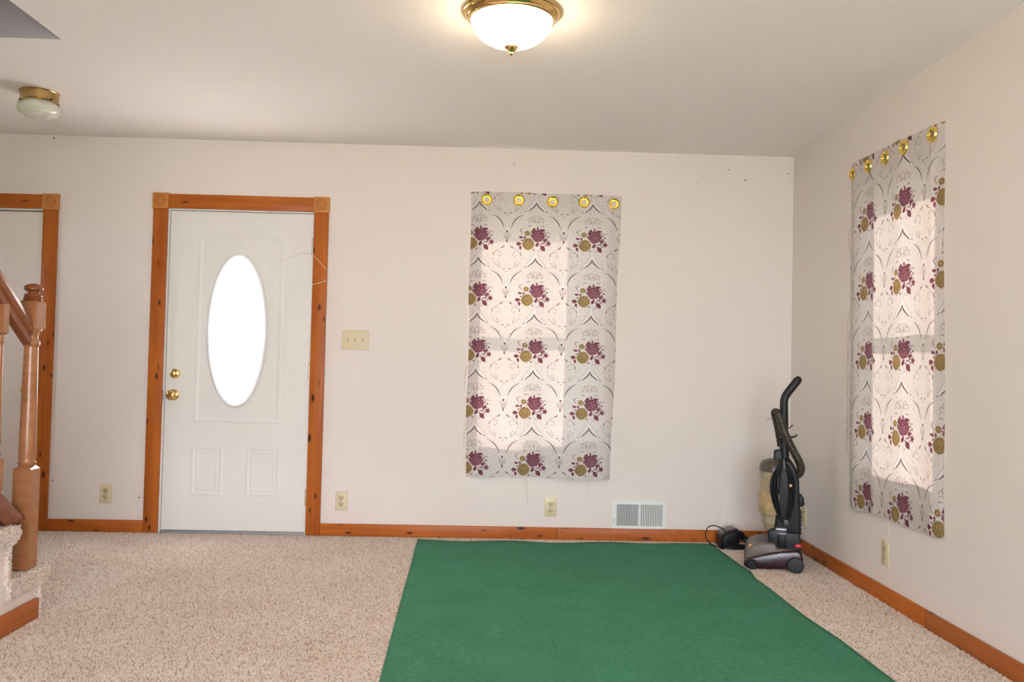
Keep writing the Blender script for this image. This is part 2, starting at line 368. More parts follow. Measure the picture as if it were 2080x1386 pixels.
# windows ---------------------------------------------------------------
def window(name, u0, u1, z0, z1, place, bars=1):
    """double-hung window; place(u, depth, z) with depth measured from the room-side face outwards"""
    root = empty(name, place((u0 + u1) / 2, 0.0, z0)); structure(root)
    def part(nm, a, b, c, d, e, f, mat, par=root):
        bm = bm_new(); P = [place(a, c, e), place(b, d, f)]
        lo = [min(P[0][i], P[1][i]) for i in range(3)]; hi = [max(P[0][i], P[1][i]) for i in range(3)]
        add_box(bm, lo, hi); o = obj(nm, bm, mat); o.parent = par; o.matrix_parent_inverse = root.matrix_world.inverted() if par is root else Matrix()
        return o
    bpy.context.view_layer.update()
    t = 0.045; zm = (z0 + z1) / 2
    part('frame', u0, u0 + t, 0.06, 0.15, z0, z1, 'window_white'); part('frame', u1 - t, u1, 0.06, 0.15, z0, z1, 'window_white')
    part('frame', u0 + t, u1 - t, 0.06, 0.15, z1 - t, z1, 'window_white'); part('sill', u0 + t, u1 - t, 0.06, 0.15, z0, z0 + t, 'window_white')
    part('meeting_rail', u0 + t, u1 - t, 0.085, 0.125, zm - 0.025, zm + 0.025, 'window_white')
    part('pane', u0 + t, u1 - t, 0.100, 0.104, z0 + t, zm - 0.025, 'glass'); part('pane', u0 + t, u1 - t, 0.110, 0.114, zm + 0.025, z1 - t, 'glass')
    return root
window('window_1', *WIN1, lambda u, d, z: Vector((u, D + d, z)))
window('window_2', *WIN2, lambda u, d, z: Vector((W + d, u, z)))
window('fill_window_3', *FILL_WIN3[0], lambda u, d, z: Vector((u, YF - d, z)))
window('fill_window_4', *FILL_WIN3[1], lambda u, d, z: Vector((u, YF - d, z)))
window('fill_window_5', *FILL_WIN5, lambda u, d, z: Vector((XL - d, u, z)))
for h in FILL_WIN3:   # light portals: they give no light, they only guide sky sampling
    p = bpy.data.lights.new('window_portal', 'AREA'); p.shape = 'RECTANGLE'; p.size = h[1] - h[0]; p.size_y = h[3] - h[2]; p.cycles.is_portal = True
    po = bpy.data.objects.new('window_portal', p); COL.objects.link(po)
    po.location = ((h[0] + h[1]) / 2, YF - TH, (h[2] + h[3]) / 2); po.rotation_euler = (math.radians(90), 0, 0)
p = bpy.data.lights.new('window_portal', 'AREA'); p.shape = 'RECTANGLE'; p.size = 0.65; p.size_y = 0.50; p.cycles.is_portal = True
po = bpy.data.objects.new('window_portal', p); COL.objects.link(po); po.location = (XL - TH, 4.20, 1.675); po.rotation_euler = (0, math.radians(-90), 0)

# casings, baseboards ----------------------------------------------------
def rosette(parent, x, z, w=0.098, t=0.026):
    o = box('corner_block', (x - w / 2, D - t, z - w / 2), (x + w / 2, D, z + w / 2), 'pine_light', None, 0.003)
    o.parent = parent
    for r in (0.034, 0.024, 0.012):
        bm = bm_new(); add_tube(bm, [(r * math.cos(a), -t / 2 - 0.0005, r * math.sin(a)) for a in [2 * math.pi * k / 32 for k in range(32)]], 0.0018, 6, closed=True)
        g = obj('carved_ring', bm, 'groove', o, smooth=True)
    return o
def casing(name, x0, x1, ztop, t=0.02, w=0.089, left=True, label=''):
    """x0,x1: inner edges of the opening"""
    root = empty(name); structure(root, label)
    cz = ztop + w / 2
    board('head_board', (x0 + 0.004, D, cz), (x1 - 0.004, D, cz), w, t, 'pine', root, (0, -1, 0))
    for x, s in ((x0, -1), (x1, 1)):
        board('side_board', (x + s * w / 2, D, 0.0), (x + s * w / 2, D, ztop - 0.004), w, t, 'pine', root, (0, -1, 0))
        rosette(root, x + s * w / 2, cz)
    return root
casing('trim_1', DOOR1[0], DOOR1[1], DOOR1[3], label='knotty pine casing around the white front door')
casing('trim_2', DOOR2[0], DOOR2[1], DOOR2[3], label='knotty pine casing of the narrow cream door')
BH, BT = 0.088, 0.018
def baseboard(name, segs, normal, label):
    root = empty(name); structure(root, label)
    for p, q in segs: board('board', (p[0], p[1], BH / 2 - 0.008), (q[0], q[1], BH / 2 - 0.008), BH, BT, 'pine', root, normal, 0.004)
bx0 = DOOR2[1] + 0.089; bx1 = DOOR1[0] - 0.089; bx2 = DOOR1[1] + 0.089
baseboard('baseboard_back', [((bx0, D), (bx1, D)), ((bx2, D), (0.448, D)), ((0.450, D), (W, D))], (0, -1, 0), 'knotty pine baseboard along the back wall')
baseboard('baseboard_right', [((W, D - BT), (W, 3.581)), ((W, 3.579), (W, YF))], (-1, 0, 0), 'stained pine baseboard along the side wall')
baseboard('baseboard_left', [((XL, D), (XL, 3.4))], (1, 0, 0), 'pine baseboard on the far left wall')

# ------------------------------------------------------------------ doors
def ellipse_ring_slab(bm, x0, x1, z0, z1, y0, y1, cx, cz, a, b, n=72):
    ins, out = [], []
    cor = [(x0, z0), (x1, z0), (x1, z1), (x0, z1)]
    angs = sorted({round(2 * math.pi * k / n, 6) for k in range(n)} | {round(math.atan2(z - cz, x - cx) % (2 * math.pi), 6) for x, z in cor})
    for t in angs:
        dx, dz = math.cos(t), math.sin(t)
        s = min([(x1 - cx) / dx if dx > 1e-9 else 1e9, (x0 - cx) / dx if dx < -1e-9 else 1e9, (z1 - cz) / dz if dz > 1e-9 else 1e9, (z0 - cz) / dz if dz < -1e-9 else 1e9])
        out.append((cx + dx * s, cz + dz * s)); r = 1 / math.sqrt((dx / a) ** 2 + (dz / b) ** 2); ins.append((cx + dx * r, cz + dz * r))
    m = len(angs); V = {}
    for nm, pts, y in (('of', out, y0), ('if', ins, y0), ('ob', out, y1), ('ib', ins, y1)): V[nm] = [bm.verts.new((p[0], y, p[1])) for p in pts]
    for i in range(m):
        j = (i + 1) % m
        for p, q in (('of', 'if'), ('if', 'ib'), ('ib', 'ob'), ('ob', 'of')): bm.faces.new((V[p][i], V[p][j], V[q][j], V[q][i]))
def frame_molding(bm, x0, x1, z0, z1, y, w, h):
    """mitred raised frame on a face looking towards -y"""
    prof = [(0, 0), (0.2, 0.75), (0.45, 1.0), (0.7, 0.55), (1, 0)]; rings = []
    for s, k in prof:
        d = s * w; rings.append([bm.verts.new((a, y - k * h, b)) for a, b in ((x0 + d, z0 + d), (x1 - d, z0 + d), (x1 - d, z1 - d), (x0 + d, z1 - d))])
    for r, q in zip(rings, rings[1:]):
        for i in range(4): bm.faces.new((r[i], r[(i + 1) % 4], q[(i + 1) % 4], q[i]))
def door_knob(parent, x, y, z, name='knob', r=0.030):
    bm = bm_new(); add_lathe(bm, [(0.034, 0), (0.034, 0.004), (0.028, 0.009), (0.012, 0.012), (0.011, 0.028), (0.020, 0.034), (r, 0.045), (r * 0.98, 0.056), (r * 0.75, 0.064), (r * 0.4, 0.067)], 32, (0, 0, 0), 'Y')
    return obj(name, bm, 'brass', parent, smooth=True, loc=(x, y, z))
dr = empty('door_1'); structure(dr, 'white panelled front door with an oval window')
dx0, dx1, dz0, dz1, DY = DOOR1[0] + 0.012, DOOR1[1] - 0.012, 0.022, DOOR1[3] - 0.012, D + 0.012
OVX, OVZ, OVA, OVB = -1.577, 1.268, 0.172, 0.466
bm = bm_new(); ellipse_ring_slab(bm, dx0, dx1, dz0, dz1, DY, DY + 0.045, OVX, OVZ, OVA, OVB); obj('slab', bm, 'door', dr)
bm = bm_new()
ang = [2 * math.pi * k / 96 for k in range(96)]
add_tube(bm, [(OVX + (OVA + 0.006) * math.cos(a), DY - 0.004, OVZ + (OVB + 0.006) * math.sin(a)) for a in ang], 0.0125, 10, closed=True)
add_tube(bm, [(OVX + (OVA - 0.004) * math.cos(a), DY - 0.006, OVZ + (OVB - 0.004) * math.sin(a)) for a in ang], 0.006, 8, closed=True)
obj('oval_frame', bm, 'jamb', dr, smooth=True, angle=80)
bm = bm_new(); vs = [bm.verts.new((OVX + OVA * math.cos(a), DY + 0.018, OVZ + OVB * math.sin(a))) for a in ang]; bm.faces.new(vs); obj('oval_pane', bm, 'frosted', dr)
for a, b, c, d in ((-1.832, -1.296, 0.690, 1.868), (-1.840, -1.640, 0.235, 0.548), (-1.500, -1.286, 0.235, 0.546)):
    bm = bm_new(); frame_molding(bm, a, b, c, d, DY, 0.030, 0.0030)
    if d < 1: frame_molding(bm, a + 0.03, b - 0.03, c + 0.03, d - 0.03, DY, 0.020, 0.0016); 
    obj('panel_molding', bm, 'door', dr)
door_knob(dr, -1.958, DY, 0.858)
bm = bm_new(); add_lathe(bm, [(0.031, 0), (0.031, 0.006), (0.027, 0.014), (0.018, 0.018), (0.006, 0.018)], 32, (0, 0, 0), 'Y'); add_box(bm, (-0.004, -0.034, -0.014), (0.004, -0.016, 0.014), 0.002)
obj('deadbolt', bm, 'brass', dr, smooth=True, loc=(-1.954, DY, 0.990))
for z in (1.80, 1.012, 0.232):
    bm = bm_new(); add_lathe(bm, [(0.0065, -0.048), (0.0065, 0.048)], 12); add_lathe(bm, [(0.004, 0.048), (0.0075, 0.052), (0.003, 0.058)], 12); add_box(bm, (-0.006, 0.006, -0.046), (0.0, 0.012, 0.046))
    obj('hinge', bm, 'hinge', dr, smooth=True, loc=(dx1 + 0.004, DY - 0.008, z))
bm = bm_new(); add_box(bm, (DOOR1[0] + 0.001, D - 0.001, 0.825), (DOOR1[0] + 0.004, D + 0.014, 0.885)); obj('strike_plate', bm, 'slot', dr)
bm = bm_new()
add_box(bm, (DOOR1[0], D + 0.0, 0), (DOOR1[0] + 0.009, D + 0.11, DOOR1[3])); add_box(bm, (DOOR1[1] - 0.009, D, 0), (DOOR1[1], D + 0.11, DOOR1[3])); add_box(bm, (DOOR1[0] + 0.009, D, DOOR1[3] - 0.009), (DOOR1[1] - 0.009, D + 0.11, DOOR1[3]))
obj('jamb', bm, 'jamb', dr)
bm = bm_new(); add_box(bm, (DOOR1[0] + 0.009, D + 0.03, 0), (dx0, D + 0.05, dz1 + 0.003)); add_box(bm, (dx1, D + 0.03, 0), (DOOR1[1] - 0.009, D + 0.05, dz1 + 0.003)); add_box(bm, (dx0, D + 0.03, dz1), (dx1, D + 0.05, DOOR1[3] - 0.009))
obj('weather_strip', bm, 'dark_gap', dr)
bm = bm_new(); add_box(bm, (DOOR1[0] + 0.009, D - 0.004, 0), (DOOR1[1] - 0.009, D + 0.11, 0.016), 0.003); add_box(bm, (dx0, DY + 0.004, 0.016), (dx1, DY + 0.04, dz0)); obj('threshold', bm, 'threshold', dr)
# second door
d2 = empty('door_2'); structure(d2, 'plain cream door partly behind the stair newel')
ex0, ex1 = DOOR2[0] + 0.012, DOOR2[1] - 0.006
bm = bm_new(); add_box(bm, (ex0, D + 0.010, 0.02), (ex1, D + 0.045, DOOR2[3] - 0.016), 0.002); obj('slab', bm, 'panel', d2)
bm = bm_new(); add_box(bm, (DOOR2[0], D, 0), (DOOR2[0] + 0.009, D + 0.10, DOOR2[3])); add_box(bm, (DOOR2[1] - 0.003, D, 0), (DOOR2[1], D + 0.10, DOOR2[3])); add_box(bm, (DOOR2[0] + 0.009, D, DOOR2[3] - 0.010), (DOOR2[1] - 0.003, D + 0.10, DOOR2[3])); obj('jamb', bm, 'jamb', d2)
bm = bm_new(); add_box(bm, (DOOR2[0] + 0.009, D + 0.05, 0), (DOOR2[1] - 0.003, D + 0.10, DOOR2[3] - 0.010)); obj('stop', bm, 'dark_gap', d2)
door_knob(d2, -2.846, D + 0.010, 0.872, r=0.027)

# ------------------------------------------------------------------ carpet pile
def tufts(name, P, Nrm, rad, hgt, mat='pile'):
    n = len(P); P = np.asarray(P, float); Nrm = np.asarray(Nrm, float)
    ref = np.where(np.abs(Nrm[:, 2:3]) > 0.9, np.array([[1.0, 0, 0]]), np.array([[0, 0, 1.0]]))
    T = np.cross(Nrm, ref); T /= np.linalg.norm(T, axis=1, keepdims=True); B = np.cross(Nrm, T)
    a0 = rng.uniform(0, 2 * np.pi, n); r = rad * rng.uniform(0.75, 1.25, n); h = hgt * rng.uniform(0.75, 1.2, n)
    V = np.zeros((n, 4, 3))
    for k in range(3):
        a = a0 + 2 * np.pi * k / 3; V[:, k] = P + (T * np.cos(a)[:, None] + B * np.sin(a)[:, None]) * r[:, None]
    V[:, 3] = P + Nrm * h[:, None] + (T * rng.normal(0, 0.45, n)[:, None] + B * rng.normal(0, 0.45, n)[:, None]) * rad
    idx = (np.arange(n) * 4)[:, None]
    F = np.concatenate([idx + np.array([[0, 1, 3]]), idx + np.array([[1, 2, 3]]), idx + np.array([[2, 0, 3]])], 1).reshape(-1)
    me = bpy.data.meshes.new(name); me.vertices.add(n * 4); me.vertices.foreach_set('co', V.reshape(-1))
    me.loops.add(len(F)); me.loops.foreach_set('vertex_index', F.astype(np.int32)); nf = len(F) // 3
    me.polygons.add(nf); me.polygons.foreach_set('loop_start', (np.arange(nf) * 3).astype(np.int32)); me.update(calc_edges=True); me.validate()
    fl = me.attributes.new('fleck', 'FLOAT', 'POINT'); fl.data.foreach_set('value', np.repeat(rng.uniform(0, 1, n), 4).astype(np.float32))
    me.materials.append(M[mat]); o = bpy.data.objects.new(name, me); COL.objects.link(o); return o
def rug_right(y): return 1.415 + np.interp(y, [0, 2.9, 3.4, 3.7, 4.1, 4.35, 4.49, 4.61, 5.0, 5.3], [0.07, 0.045, 0.036, 0.012, 0.004, -0.004, 0.020, 0.004, -0.010, -0.010])
def rug_left(y): return np.interp(y, [0, 2.9, 3.7, 5.3], [-0.31, -0.347, -0.371, -0.414])
def rug_back(x): return 5.14 + 0.025 * np.clip((x + 0.4) / 1.8, 0, 1) + 0.010 * np.sin(x * 9.0) * np.exp(-((x - 0.1) / 0.6) ** 2)
step = 0.0072
gx, gy = np.meshgrid(np.arange(-3.45, W - BT, step), np.arange(2.3, D - BT + 0.001, step)); gx = gx.ravel(); gy = gy.ravel()
gx = gx + rng.uniform(-0.45, 0.45, len(gx)) * step; gy = gy + rng.uniform(-0.45, 0.45, len(gy)) * step
ok = (gx < W - BT) & (gy < D - BT)
ok &= ~((gx > rug_left(gy) + 0.012) & (gx < rug_right(gy) - 0.012) & (gy < rug_back(gx) - 0.012))
ok &= ~((gx < -1.845) & (gy < 3.58))
gx, gy = gx[ok], gy[ok]
carpet = tufts('carpet', np.stack([gx, gy, np.full(len(gx), 0.001)], 1), np.tile([[0, 0, 1.0]], (len(gx), 1)), 0.0054, 0.0085)
carpet['kind'] = 'stuff'; tag(carpet, 'beige cut-pile carpet flecked with brown covering the floor', 'carpet')

# ------------------------------------------------------------------ green rug
NX, NY = 60, 90; bm = bm_new(); top = []
for j in range(NY + 1):
    row = []
    for i in range(NX + 1):
        s, t = i / NX, j / NY
        x = -0.4 + 1.8 * s; yb = float(rug_back(x)); y = 1.2 + (yb - 1.2) * t
        x = float(rug_left(y) + (rug_right(y) - rug_left(y)) * s)
        z = 0.0135 + 0.0015 * math.sin(x * 5 + y * 3) + 0.001 * math.sin(y * 8)
        if j == NY: z += 0.003 * math.sin(x * 11)
        row.append(bm.verts.new((x, y, z)))
    top.append(row)
for j in range(NY):
    for i in range(NX): bm.faces.new((top[j][i], top[j][i + 1], top[j + 1][i + 1], top[j + 1][i]))
rug = obj('rug', bm, 'rug', smooth=True)
so = rug.modifiers.new('thickness', 'SOLIDIFY'); so.thickness = 0.007; so.offset = -1
tag(rug, 'large dark green needle-punch rug lying on the beige carpet', 'rug')

# ------------------------------------------------------------------ stairs
stair = empty('staircase', (-1.845, 3.56, 0)); tag(stair, 'carpeted staircase with white panelled side beside the newel post', 'staircase')
RISE, RUN, SXR = 0.208, 0.235, -1.845
def spart(name, bm, mat, smooth=False):
    o = obj(name, bm, mat, smooth=smooth); o.parent = stair; o.matrix_parent_inverse = Matrix.Translation((1.845, -3.56, 0)); return o
NST = 11
poly = [(3.55, 0.0)]
for k in range(NST):
    poly += [(3.55 - k * RUN, (k + 1) * RISE - 0.012), (3.55 - (k + 1) * RUN, (k + 1) * RISE - 0.012)]
poly += [(3.55 - NST * RUN, 0.0)]
bm = bm_new(); add_prism(bm, poly, SX + 0.002, SXR - 0.012, 'X'); spart('side_panel', bm, 'panel')
tp, tn = [], []
def scatter(o, u, v, n, N0):
    for _ in range(int(n)):
        p = Vector(o) + Vector(u) * random.random() + Vector(v) * random.random(); tp.append(tuple(p)); tn.append(tuple(N0))
for k in range(NST):
    yr = 3.55 - k * RUN; z = (k + 1) * RISE
    # tread with rounded nosing, riser, and the carpet wrapped over the open side
    prof = [(yr - RUN - 0.0, z - 0.012), (yr - RUN, z), (yr + 0.055, z), (yr + 0.075, z - 0.010), (yr + 0.083, z - 0.028), (yr + 0.075, z - 0.046), (yr + 0.055, z - 0.056), (yr + 0.016, z - 0.056), (yr + 0.016, z - RISE), (yr, z - RISE), (yr, z - 0.012)]
    bm = bm_new(); add_prism(bm, prof, SX + 0.004, SXR + 0.004, 'X')
    wrap = [(yr - RUN + 0.012, z), (yr + 0.05, z), (yr + 0.06, z - 0.03), (yr + 0.03, z - 0.055), (yr + 0.02, z - 0.052), (yr - RUN + 0.02, z - 0.075)]
    add_prism(bm, wrap, SXR - 0.014, SXR + 0.006, 'X'); spart('carpeted_step', bm, 'carpet_base')
    if k < 4:
        den = 26000
        w = SXR + 0.004 - (SX + 0.3)
        scatter((SX + 0.3, yr - RUN + 0.02, z), (w, 0, 0), (0, RUN + 0.03, 0), w * (RUN + 0.03) * den, (0, 0, 1))
        for a in range(6):     # around the nosing
            t0 = math.radians(75 - a * 30); nn = (0, math.cos(t0), math.sin(t0))
            scatter((SX + 0.3, yr + 0.055 + 0.026 * nn[1], z - 0.028 + 0.026 * nn[2]), (w, 0, 0), (0, 0.0, 0.006), w * 200, nn)
            for _ in range(30): tp.append((SXR + 0.002, yr + 0.055 + random.uniform(0, 0.026) * nn[1], z - 0.028 + random.uniform(0, 0.026) * nn[2])); tn.append((1, 0, 0))
        scatter((SX + 0.3, yr + 0.016, z - RISE), (w, 0, 0), (0, 0, RISE - 0.056), w * (RISE - 0.056) * den, (0, 1, 0))
        scatter((SXR + 0.003, yr + 0.001, z - RISE), (0, 0.015, 0), (0, 0, RISE - 0.05), 130, (1, 0, 0))
        scatter((SXR + 0.006, yr - RUN + 0.012, z - 0.066), (0, RUN + 0.03, 0), (0, 0, 0.066), (RUN + 0.03) * 0.066 * 38000, (1, 0, 0))
st = tufts('step_pile', np.array(tp), np.array(tn), 0.0046, 0.0085); st['kind'] = 'stuff'; st.parent = stair; st.matrix_parent_inverse = Matrix.Translation((1.845, -3.56, 0))
bb = empty('baseboard_stair'); structure(bb, 'stained pine baseboard along the side of the stairs')
board('board', (SXR - 0.012, 3.548, BH / 2), (SXR - 0.012, 0.4, BH / 2), BH, 0.018, 'pine', bb, (1, 0, 0), 0.004)

# railing
PX, PY = -1.888, 3.506
rail = empty('stair_railing', (PX, PY, 0.21)); tag(rail, 'oak stair railing with turned newel post and balusters', 'railing')
RINV = Matrix.Translation((-PX, -PY, -0.21))
def rpart(name, bm, mat, smooth=True, par=None):
    o = obj(name, bm, mat, smooth=smooth, angle=40)
    o.parent = rail if par is None else par; o.matrix_parent_inverse = RINV if par is None else Matrix(); return o
def along_z(bm):     # bake so that local X runs along the post (grain direction)
    return bm
def sq_section(bm, cx, cy, h, z0, z1, ch=0.014):
    """square post section with chamfered ends"""
    lv = [(h - ch, z0), (h, z0 + ch), (h, z1 - ch), (h - ch, z1)]; rings = []
    for r, z in lv: rings.append([bm.verts.new((cx + sx * r, cy + sy * r, z)) for sx, sy in ((1, 1), (-1, 1), (-1, -1), (1, -1))])
    for a, b in zip(rings, rings[1:]):
        for i in range(4): bm.faces.new((a[i], a[(i + 1) % 4], b[(i + 1) % 4], b[i]))
    bm.faces.new(list(reversed(rings[0]))); bm.faces.new(rings[-1])
bm = bm_new(); h = 0.036
sq_section(bm, PX, PY, h, 0.205, 0.640, 0.016)
post = rpart('newel_post', bm, 'oak', smooth=False)
bm = bm_new()
add_lathe(bm, [(0.020, 0.630), (0.032, 0.640), (0.035, 0.650), (0.031, 0.658), (0.0325, 0.67), (0.033, 0.72), (0.030, 0.90), (0.0265, 1.12), (0.0265, 1.126), (0.031, 1.131), (0.033, 1.141), (0.031, 1.150), (0.0245, 1.156), (0.0235, 1.165), (0.0255, 1.176), (0.030, 1.184), (0.031, 1.187), (0.036, 1.191), (0.037, 1.197), (0.033, 1.203), (0.02, 1.205)], 32, (PX, PY, 0))
t = obj('turned_shaft', bm, 'oak', smooth=True); t.parent = post
bm = bm_new(); sq_section(bm, PX, PY, h, 1.188, 1.322, 0.014); t = obj('square_block', bm, 'oak'); t.parent = post
bm = bm_new()
add_lathe(bm, [(0.02, 1.31), (0.034, 1.318), (0.036, 1.324), (0.034, 1.330), (0.032, 1.332), (0.034, 1.337), (0.032, 1.342), (0.024, 1.346), (0.023, 1.352), (0.030, 1.358), (0.037, 1.362), (0.038, 1.367), (0.035, 1.374), (0.026, 1.381), (0.012, 1.386), (0.003, 1.387)], 32, (PX, PY, 0))
t = obj('mushroom_cap', bm, 'oak_dark', smooth=True); t.parent = post
SL = 0.885   # rise / run of the stair
def sloped(name, prof, zc, y0, y1, mat):
    """prof: (x offset, vertical offset) section swept along the slope; y0 is the newel end"""
    bm = bm_new(); A = [bm.verts.new((PX + a, y0, zc(y0) + b)) for a, b in prof]; B = [bm.verts.new((PX + a, y1, zc(y1) + b)) for a, b in prof]
    n = len(prof); bm.faces.new(A); bm.faces.new(list(reversed(B)))
    for i in range(n): bm.faces.new((A[i], B[i], B[(i + 1) % n], A[(i + 1) % n]))
    return rpart(name, bm, mat, smooth=False)
SLR = 0.775
zr = lambda y: 1.268 + (3.367 - y) * SLR
sloped('handrail', [(-0.016, -0.056), (0.016, -0.056), (0.018, -0.026), (0.014, -0.018), (0.022, -0.006), (0.025, 0.016), (0.021, 0.040), (0.010, 0.054), (-0.010, 0.054), (-0.021, 0.040), (-0.025, 0.016), (-0.022, -0.006), (-0.014, -0.018), (-0.018, -0.026)], zr, PY - 0.036, 0.9, 'oak_dark')
zb = lambda y: 0.408 + (3.450 - y) * SLR
bm = bm_new(); add_prism(bm, [(3.468, 0.424), (3.330, 0.424), (0.9, 0.424 + (3.330 - 0.9) * SLR), (0.9, 0.445 + (3.440 - 0.9) * SLR), (3.440, 0.445), (3.468, 0.430)], PX - 0.024, PX + 0.024, 'X', 0.004, 2); rpart('bottom_rail', bm, 'oak_dark')
for k in range(6):
    y = 3.288 - 0.1175 * k; dz = (3.288 - y) * SLR; bm = bm_new()
    sq_section(bm, PX, y, 0.019, 1.165 + dz, zr(y) - 0.03, 0.012); sq_section(bm, PX, y, 0.019, zb(y) + 0.02, 0.700 + dz, 0.012)
    add_lathe(bm, [(0.008, 0.69 + dz), (0.013, 0.702 + dz), (0.015, 0.712 + dz), (0.010, 0.722 + dz), (0.009, 0.735 + dz), (0.014, 0.752 + dz), (0.0125, 0.80 + dz), (0.0095, 1.125 + dz), (0.0095, 1.135 + dz), (0.0135, 1.140 + dz), (0.0135, 1.147 + dz), (0.010, 1.150 + dz), (0.0125, 1.158 + dz), (0.010, 1.172 + dz)], 16, (PX, y, 0))
    rpart('baluster', bm, 'oak')

# ------------------------------------------------------------------ ceiling lights
lamp = empty('ceiling_light', (0.058, 3.20, H)); tag(lamp, 'lit dome ceiling light with polished brass ring and finial', 'ceiling light')
bm = bm_new(); add_lathe(bm, [(0.150, 0.0), (0.193, 0.0), (0.194, -0.006), (0.189, -0.012), (0.183, -0.014), (0.181, -0.020), (0.172, -0.027), (0.168, -0.030), (0.166, -0.035), (0.160, -0.038), (0.154, -0.034), (0.150, -0.02)], 72)
obj('brass_ring', bm, 'brass', lamp, smooth=True)
bm = bm_new(); R, dp = 0.156, 0.103; add_lathe(bm, [(R * math.cos(t), -0.034 - dp * math.sin(t)) for t in [math.radians(a) for a in (0, 8, 16, 25, 34, 44, 54, 64, 74, 82, 87)]], 56)
obj('glass_bowl', bm, 'lamp', lamp, smooth=True)
bm = bm_new(); add_lathe(bm, [(0.004, -0.130), (0.025, -0.133), (0.027, -0.138), (0.025, -0.143), (0.018, -0.150), (0.011, -0.156), (0.008, -0.159), (0.009, -0.163), (0.006, -0.168), (0.001, -0.171)], 32)
obj('finial', bm, 'brass', lamp, smooth=True)
lm2 = empty('ceiling_light', (-2.375, 4.40, H)); tag(lm2, 'small unlit ceiling light with brass band and swirled glass bowl', 'ceiling light')
bm = bm_new(); add_lathe(bm, [(0.06, 0), (0.094, 0), (0.096, -0.004), (0.091, -0.008), (0.091, -0.048), (0.096, -0.054), (0.094, -0.058), (0.06, -0.058)], 48); obj('brass_band', bm, 'brass_dull', lm2, smooth=True)
bm = bm_new(); add_lathe(bm, [(0.080, -0.050), (0.086, -0.058), (0.101, -0.075), (0.104, -0.088), (0.098, -0.105), (0.078, -0.122), (0.045, -0.131), (0.012, -0.133)], 48); obj('glass_bowl', bm, 'snow_glass', lm2, smooth=True)
bm = bm_new()
for a in (-1.2, 0.9, 3.0): add_lathe(bm, [(0.004, 0.088), (0.004, 0.104), (0.006, 0.105), (0.006, 0.110)], 10, (0, 0, 0), 'X')
bmesh.ops.rotate(bm, verts=bm.verts, cent=(0, 0, 0), matrix=Matrix.Rotation(-0.55, 3, 'Z')); bmesh.ops.translate(bm, verts=bm.verts, vec=(0, 0, -0.052))
obj('thumb_screw', bm, 'slot', lm2, smooth=True)

# ------------------------------------------------------------------ outlets, switch, register
def outlet(loc, rotz, label):
    root = empty('wall_outlet', loc, (0, 0, rotz)); tag(root, label, 'outlet')
    bm = bm_new(); add_box(bm, (-0.037, -0.006, -0.0595), (0.037, 0, 0.0595), 0.0035, 2); obj('cover_plate', bm, 'ivory', root, smooth=True)
    for s in (-1, 1):
        bm = bm_new(); add_lathe(bm, [(0.0165, 0.004), (0.0165, 0.0078), (0.015, 0.0085)], 24, (0, 0, s * 0.0195), 'Y'); r = obj('receptacle', bm, 'ivory_dark', root, smooth=True)
        bm = bm_new(); z = s * 0.0195
        add_box(bm, (-0.0085, -0.0092, z - 0.001), (-0.0055, -0.0075, z + 0.009)); add_box(bm, (0.0055, -0.0092, z), (0.0085, -0.0075, z + 0.008)); add_lathe(bm, [(0.0033, 0.0075), (0.0033, 0.0092)], 12, (0, 0, z - 0.0085), 'Y')
        obj('slots', bm, 'slot', r)
    bm = bm_new(); add_lathe(bm, [(0.003, 0.004), (0.003, 0.0072)], 10, (0, 0, 0), 'Y'); obj('screw', bm, 'silver', root)
outlet((-2.349, D, 0.240), 0, 'ivory wall outlet between the cream door and the white front door')
outlet((-0.899, D, 0.220), 0, 'ivory wall outlet just beside the front door casing')
outlet((0.408, D, 0.206), 0, 'ivory wall outlet below the curtain beside the air register')
outlet((W, 3.975, 0.236), math.radians(-90), 'ivory wall outlet low on the side wall below the curtain')
outlet((W, 5.01, 0.226), math.radians(-90), 'ivory wall outlet in the corner behind the upright vacuum')
sw = empty('light_switch', (-0.839, D, 1.225)); tag(sw, 'ivory triple light switch plate beside the front door', 'light switch')
bm = bm_new(); add_box(bm, (-0.084, -0.006, -0.060), (0.084, 0, 0.060), 0.004, 2); obj('cover_plate', bm, 'ivory', sw, smooth=True)
for k, x in enumerate((-0.046, 0.0, 0.046)):
    bm = bm_new(); add_box(bm, (x - 0.006, -0.0068, -0.0125), (x + 0.006, -0.0055, 0.0125)); b0 = obj('toggle_slot', bm, 'ivory_dark', sw)
    bm = bm_new(); up_ = -1 if k == 0 else 1
    add_prism(bm, [(-0.006, -0.005), (-0.006, 0.005), (-0.018, up_ * 0.006 + 0.004), (-0.018, up_ * 0.006 - 0.004)], x - 0.004, x + 0.004, 'X'); obj('toggle', bm, 'ivory_dark', sw)
    for z in (-0.03, 0.03):
        bm = bm_new(); add_lathe(bm, [(0.0026, 0.005), (0.0026, 0.0068)], 10, (x, 0, z), 'Y'); obj('screw', bm, 'ivory_dark', sw)
vt = empty('air_register', (0.966, D, 0.163)); tag(vt, 'white metal air register with vertical fins above the baseboard', 'register')
bm = bm_new(); w2, h2 = 0.169, 0.092
for lo, hi in (((-w2, -0.007, -h2), (-w2 + 0.026, 0, h2)), ((w2 - 0.022, -0.007, -h2), (w2, 0, h2)), ((-w2 + 0.026, -0.007, h2 - 0.024), (w2 - 0.022, 0, h2)), ((-w2 + 0.026, -0.007, -h2), (w2 - 0.022, 0, -h2 + 0.026))): add_box(bm, lo, hi)
obj('frame', bm, 'white_metal', vt)
bm = bm_new(); add_box(bm, (-w2 + 0.02, -0.0012, -h2 + 0.02), (w2 - 0.02, -0.0002, h2 - 0.02)); obj('damper', bm, 'vent_dark', vt)
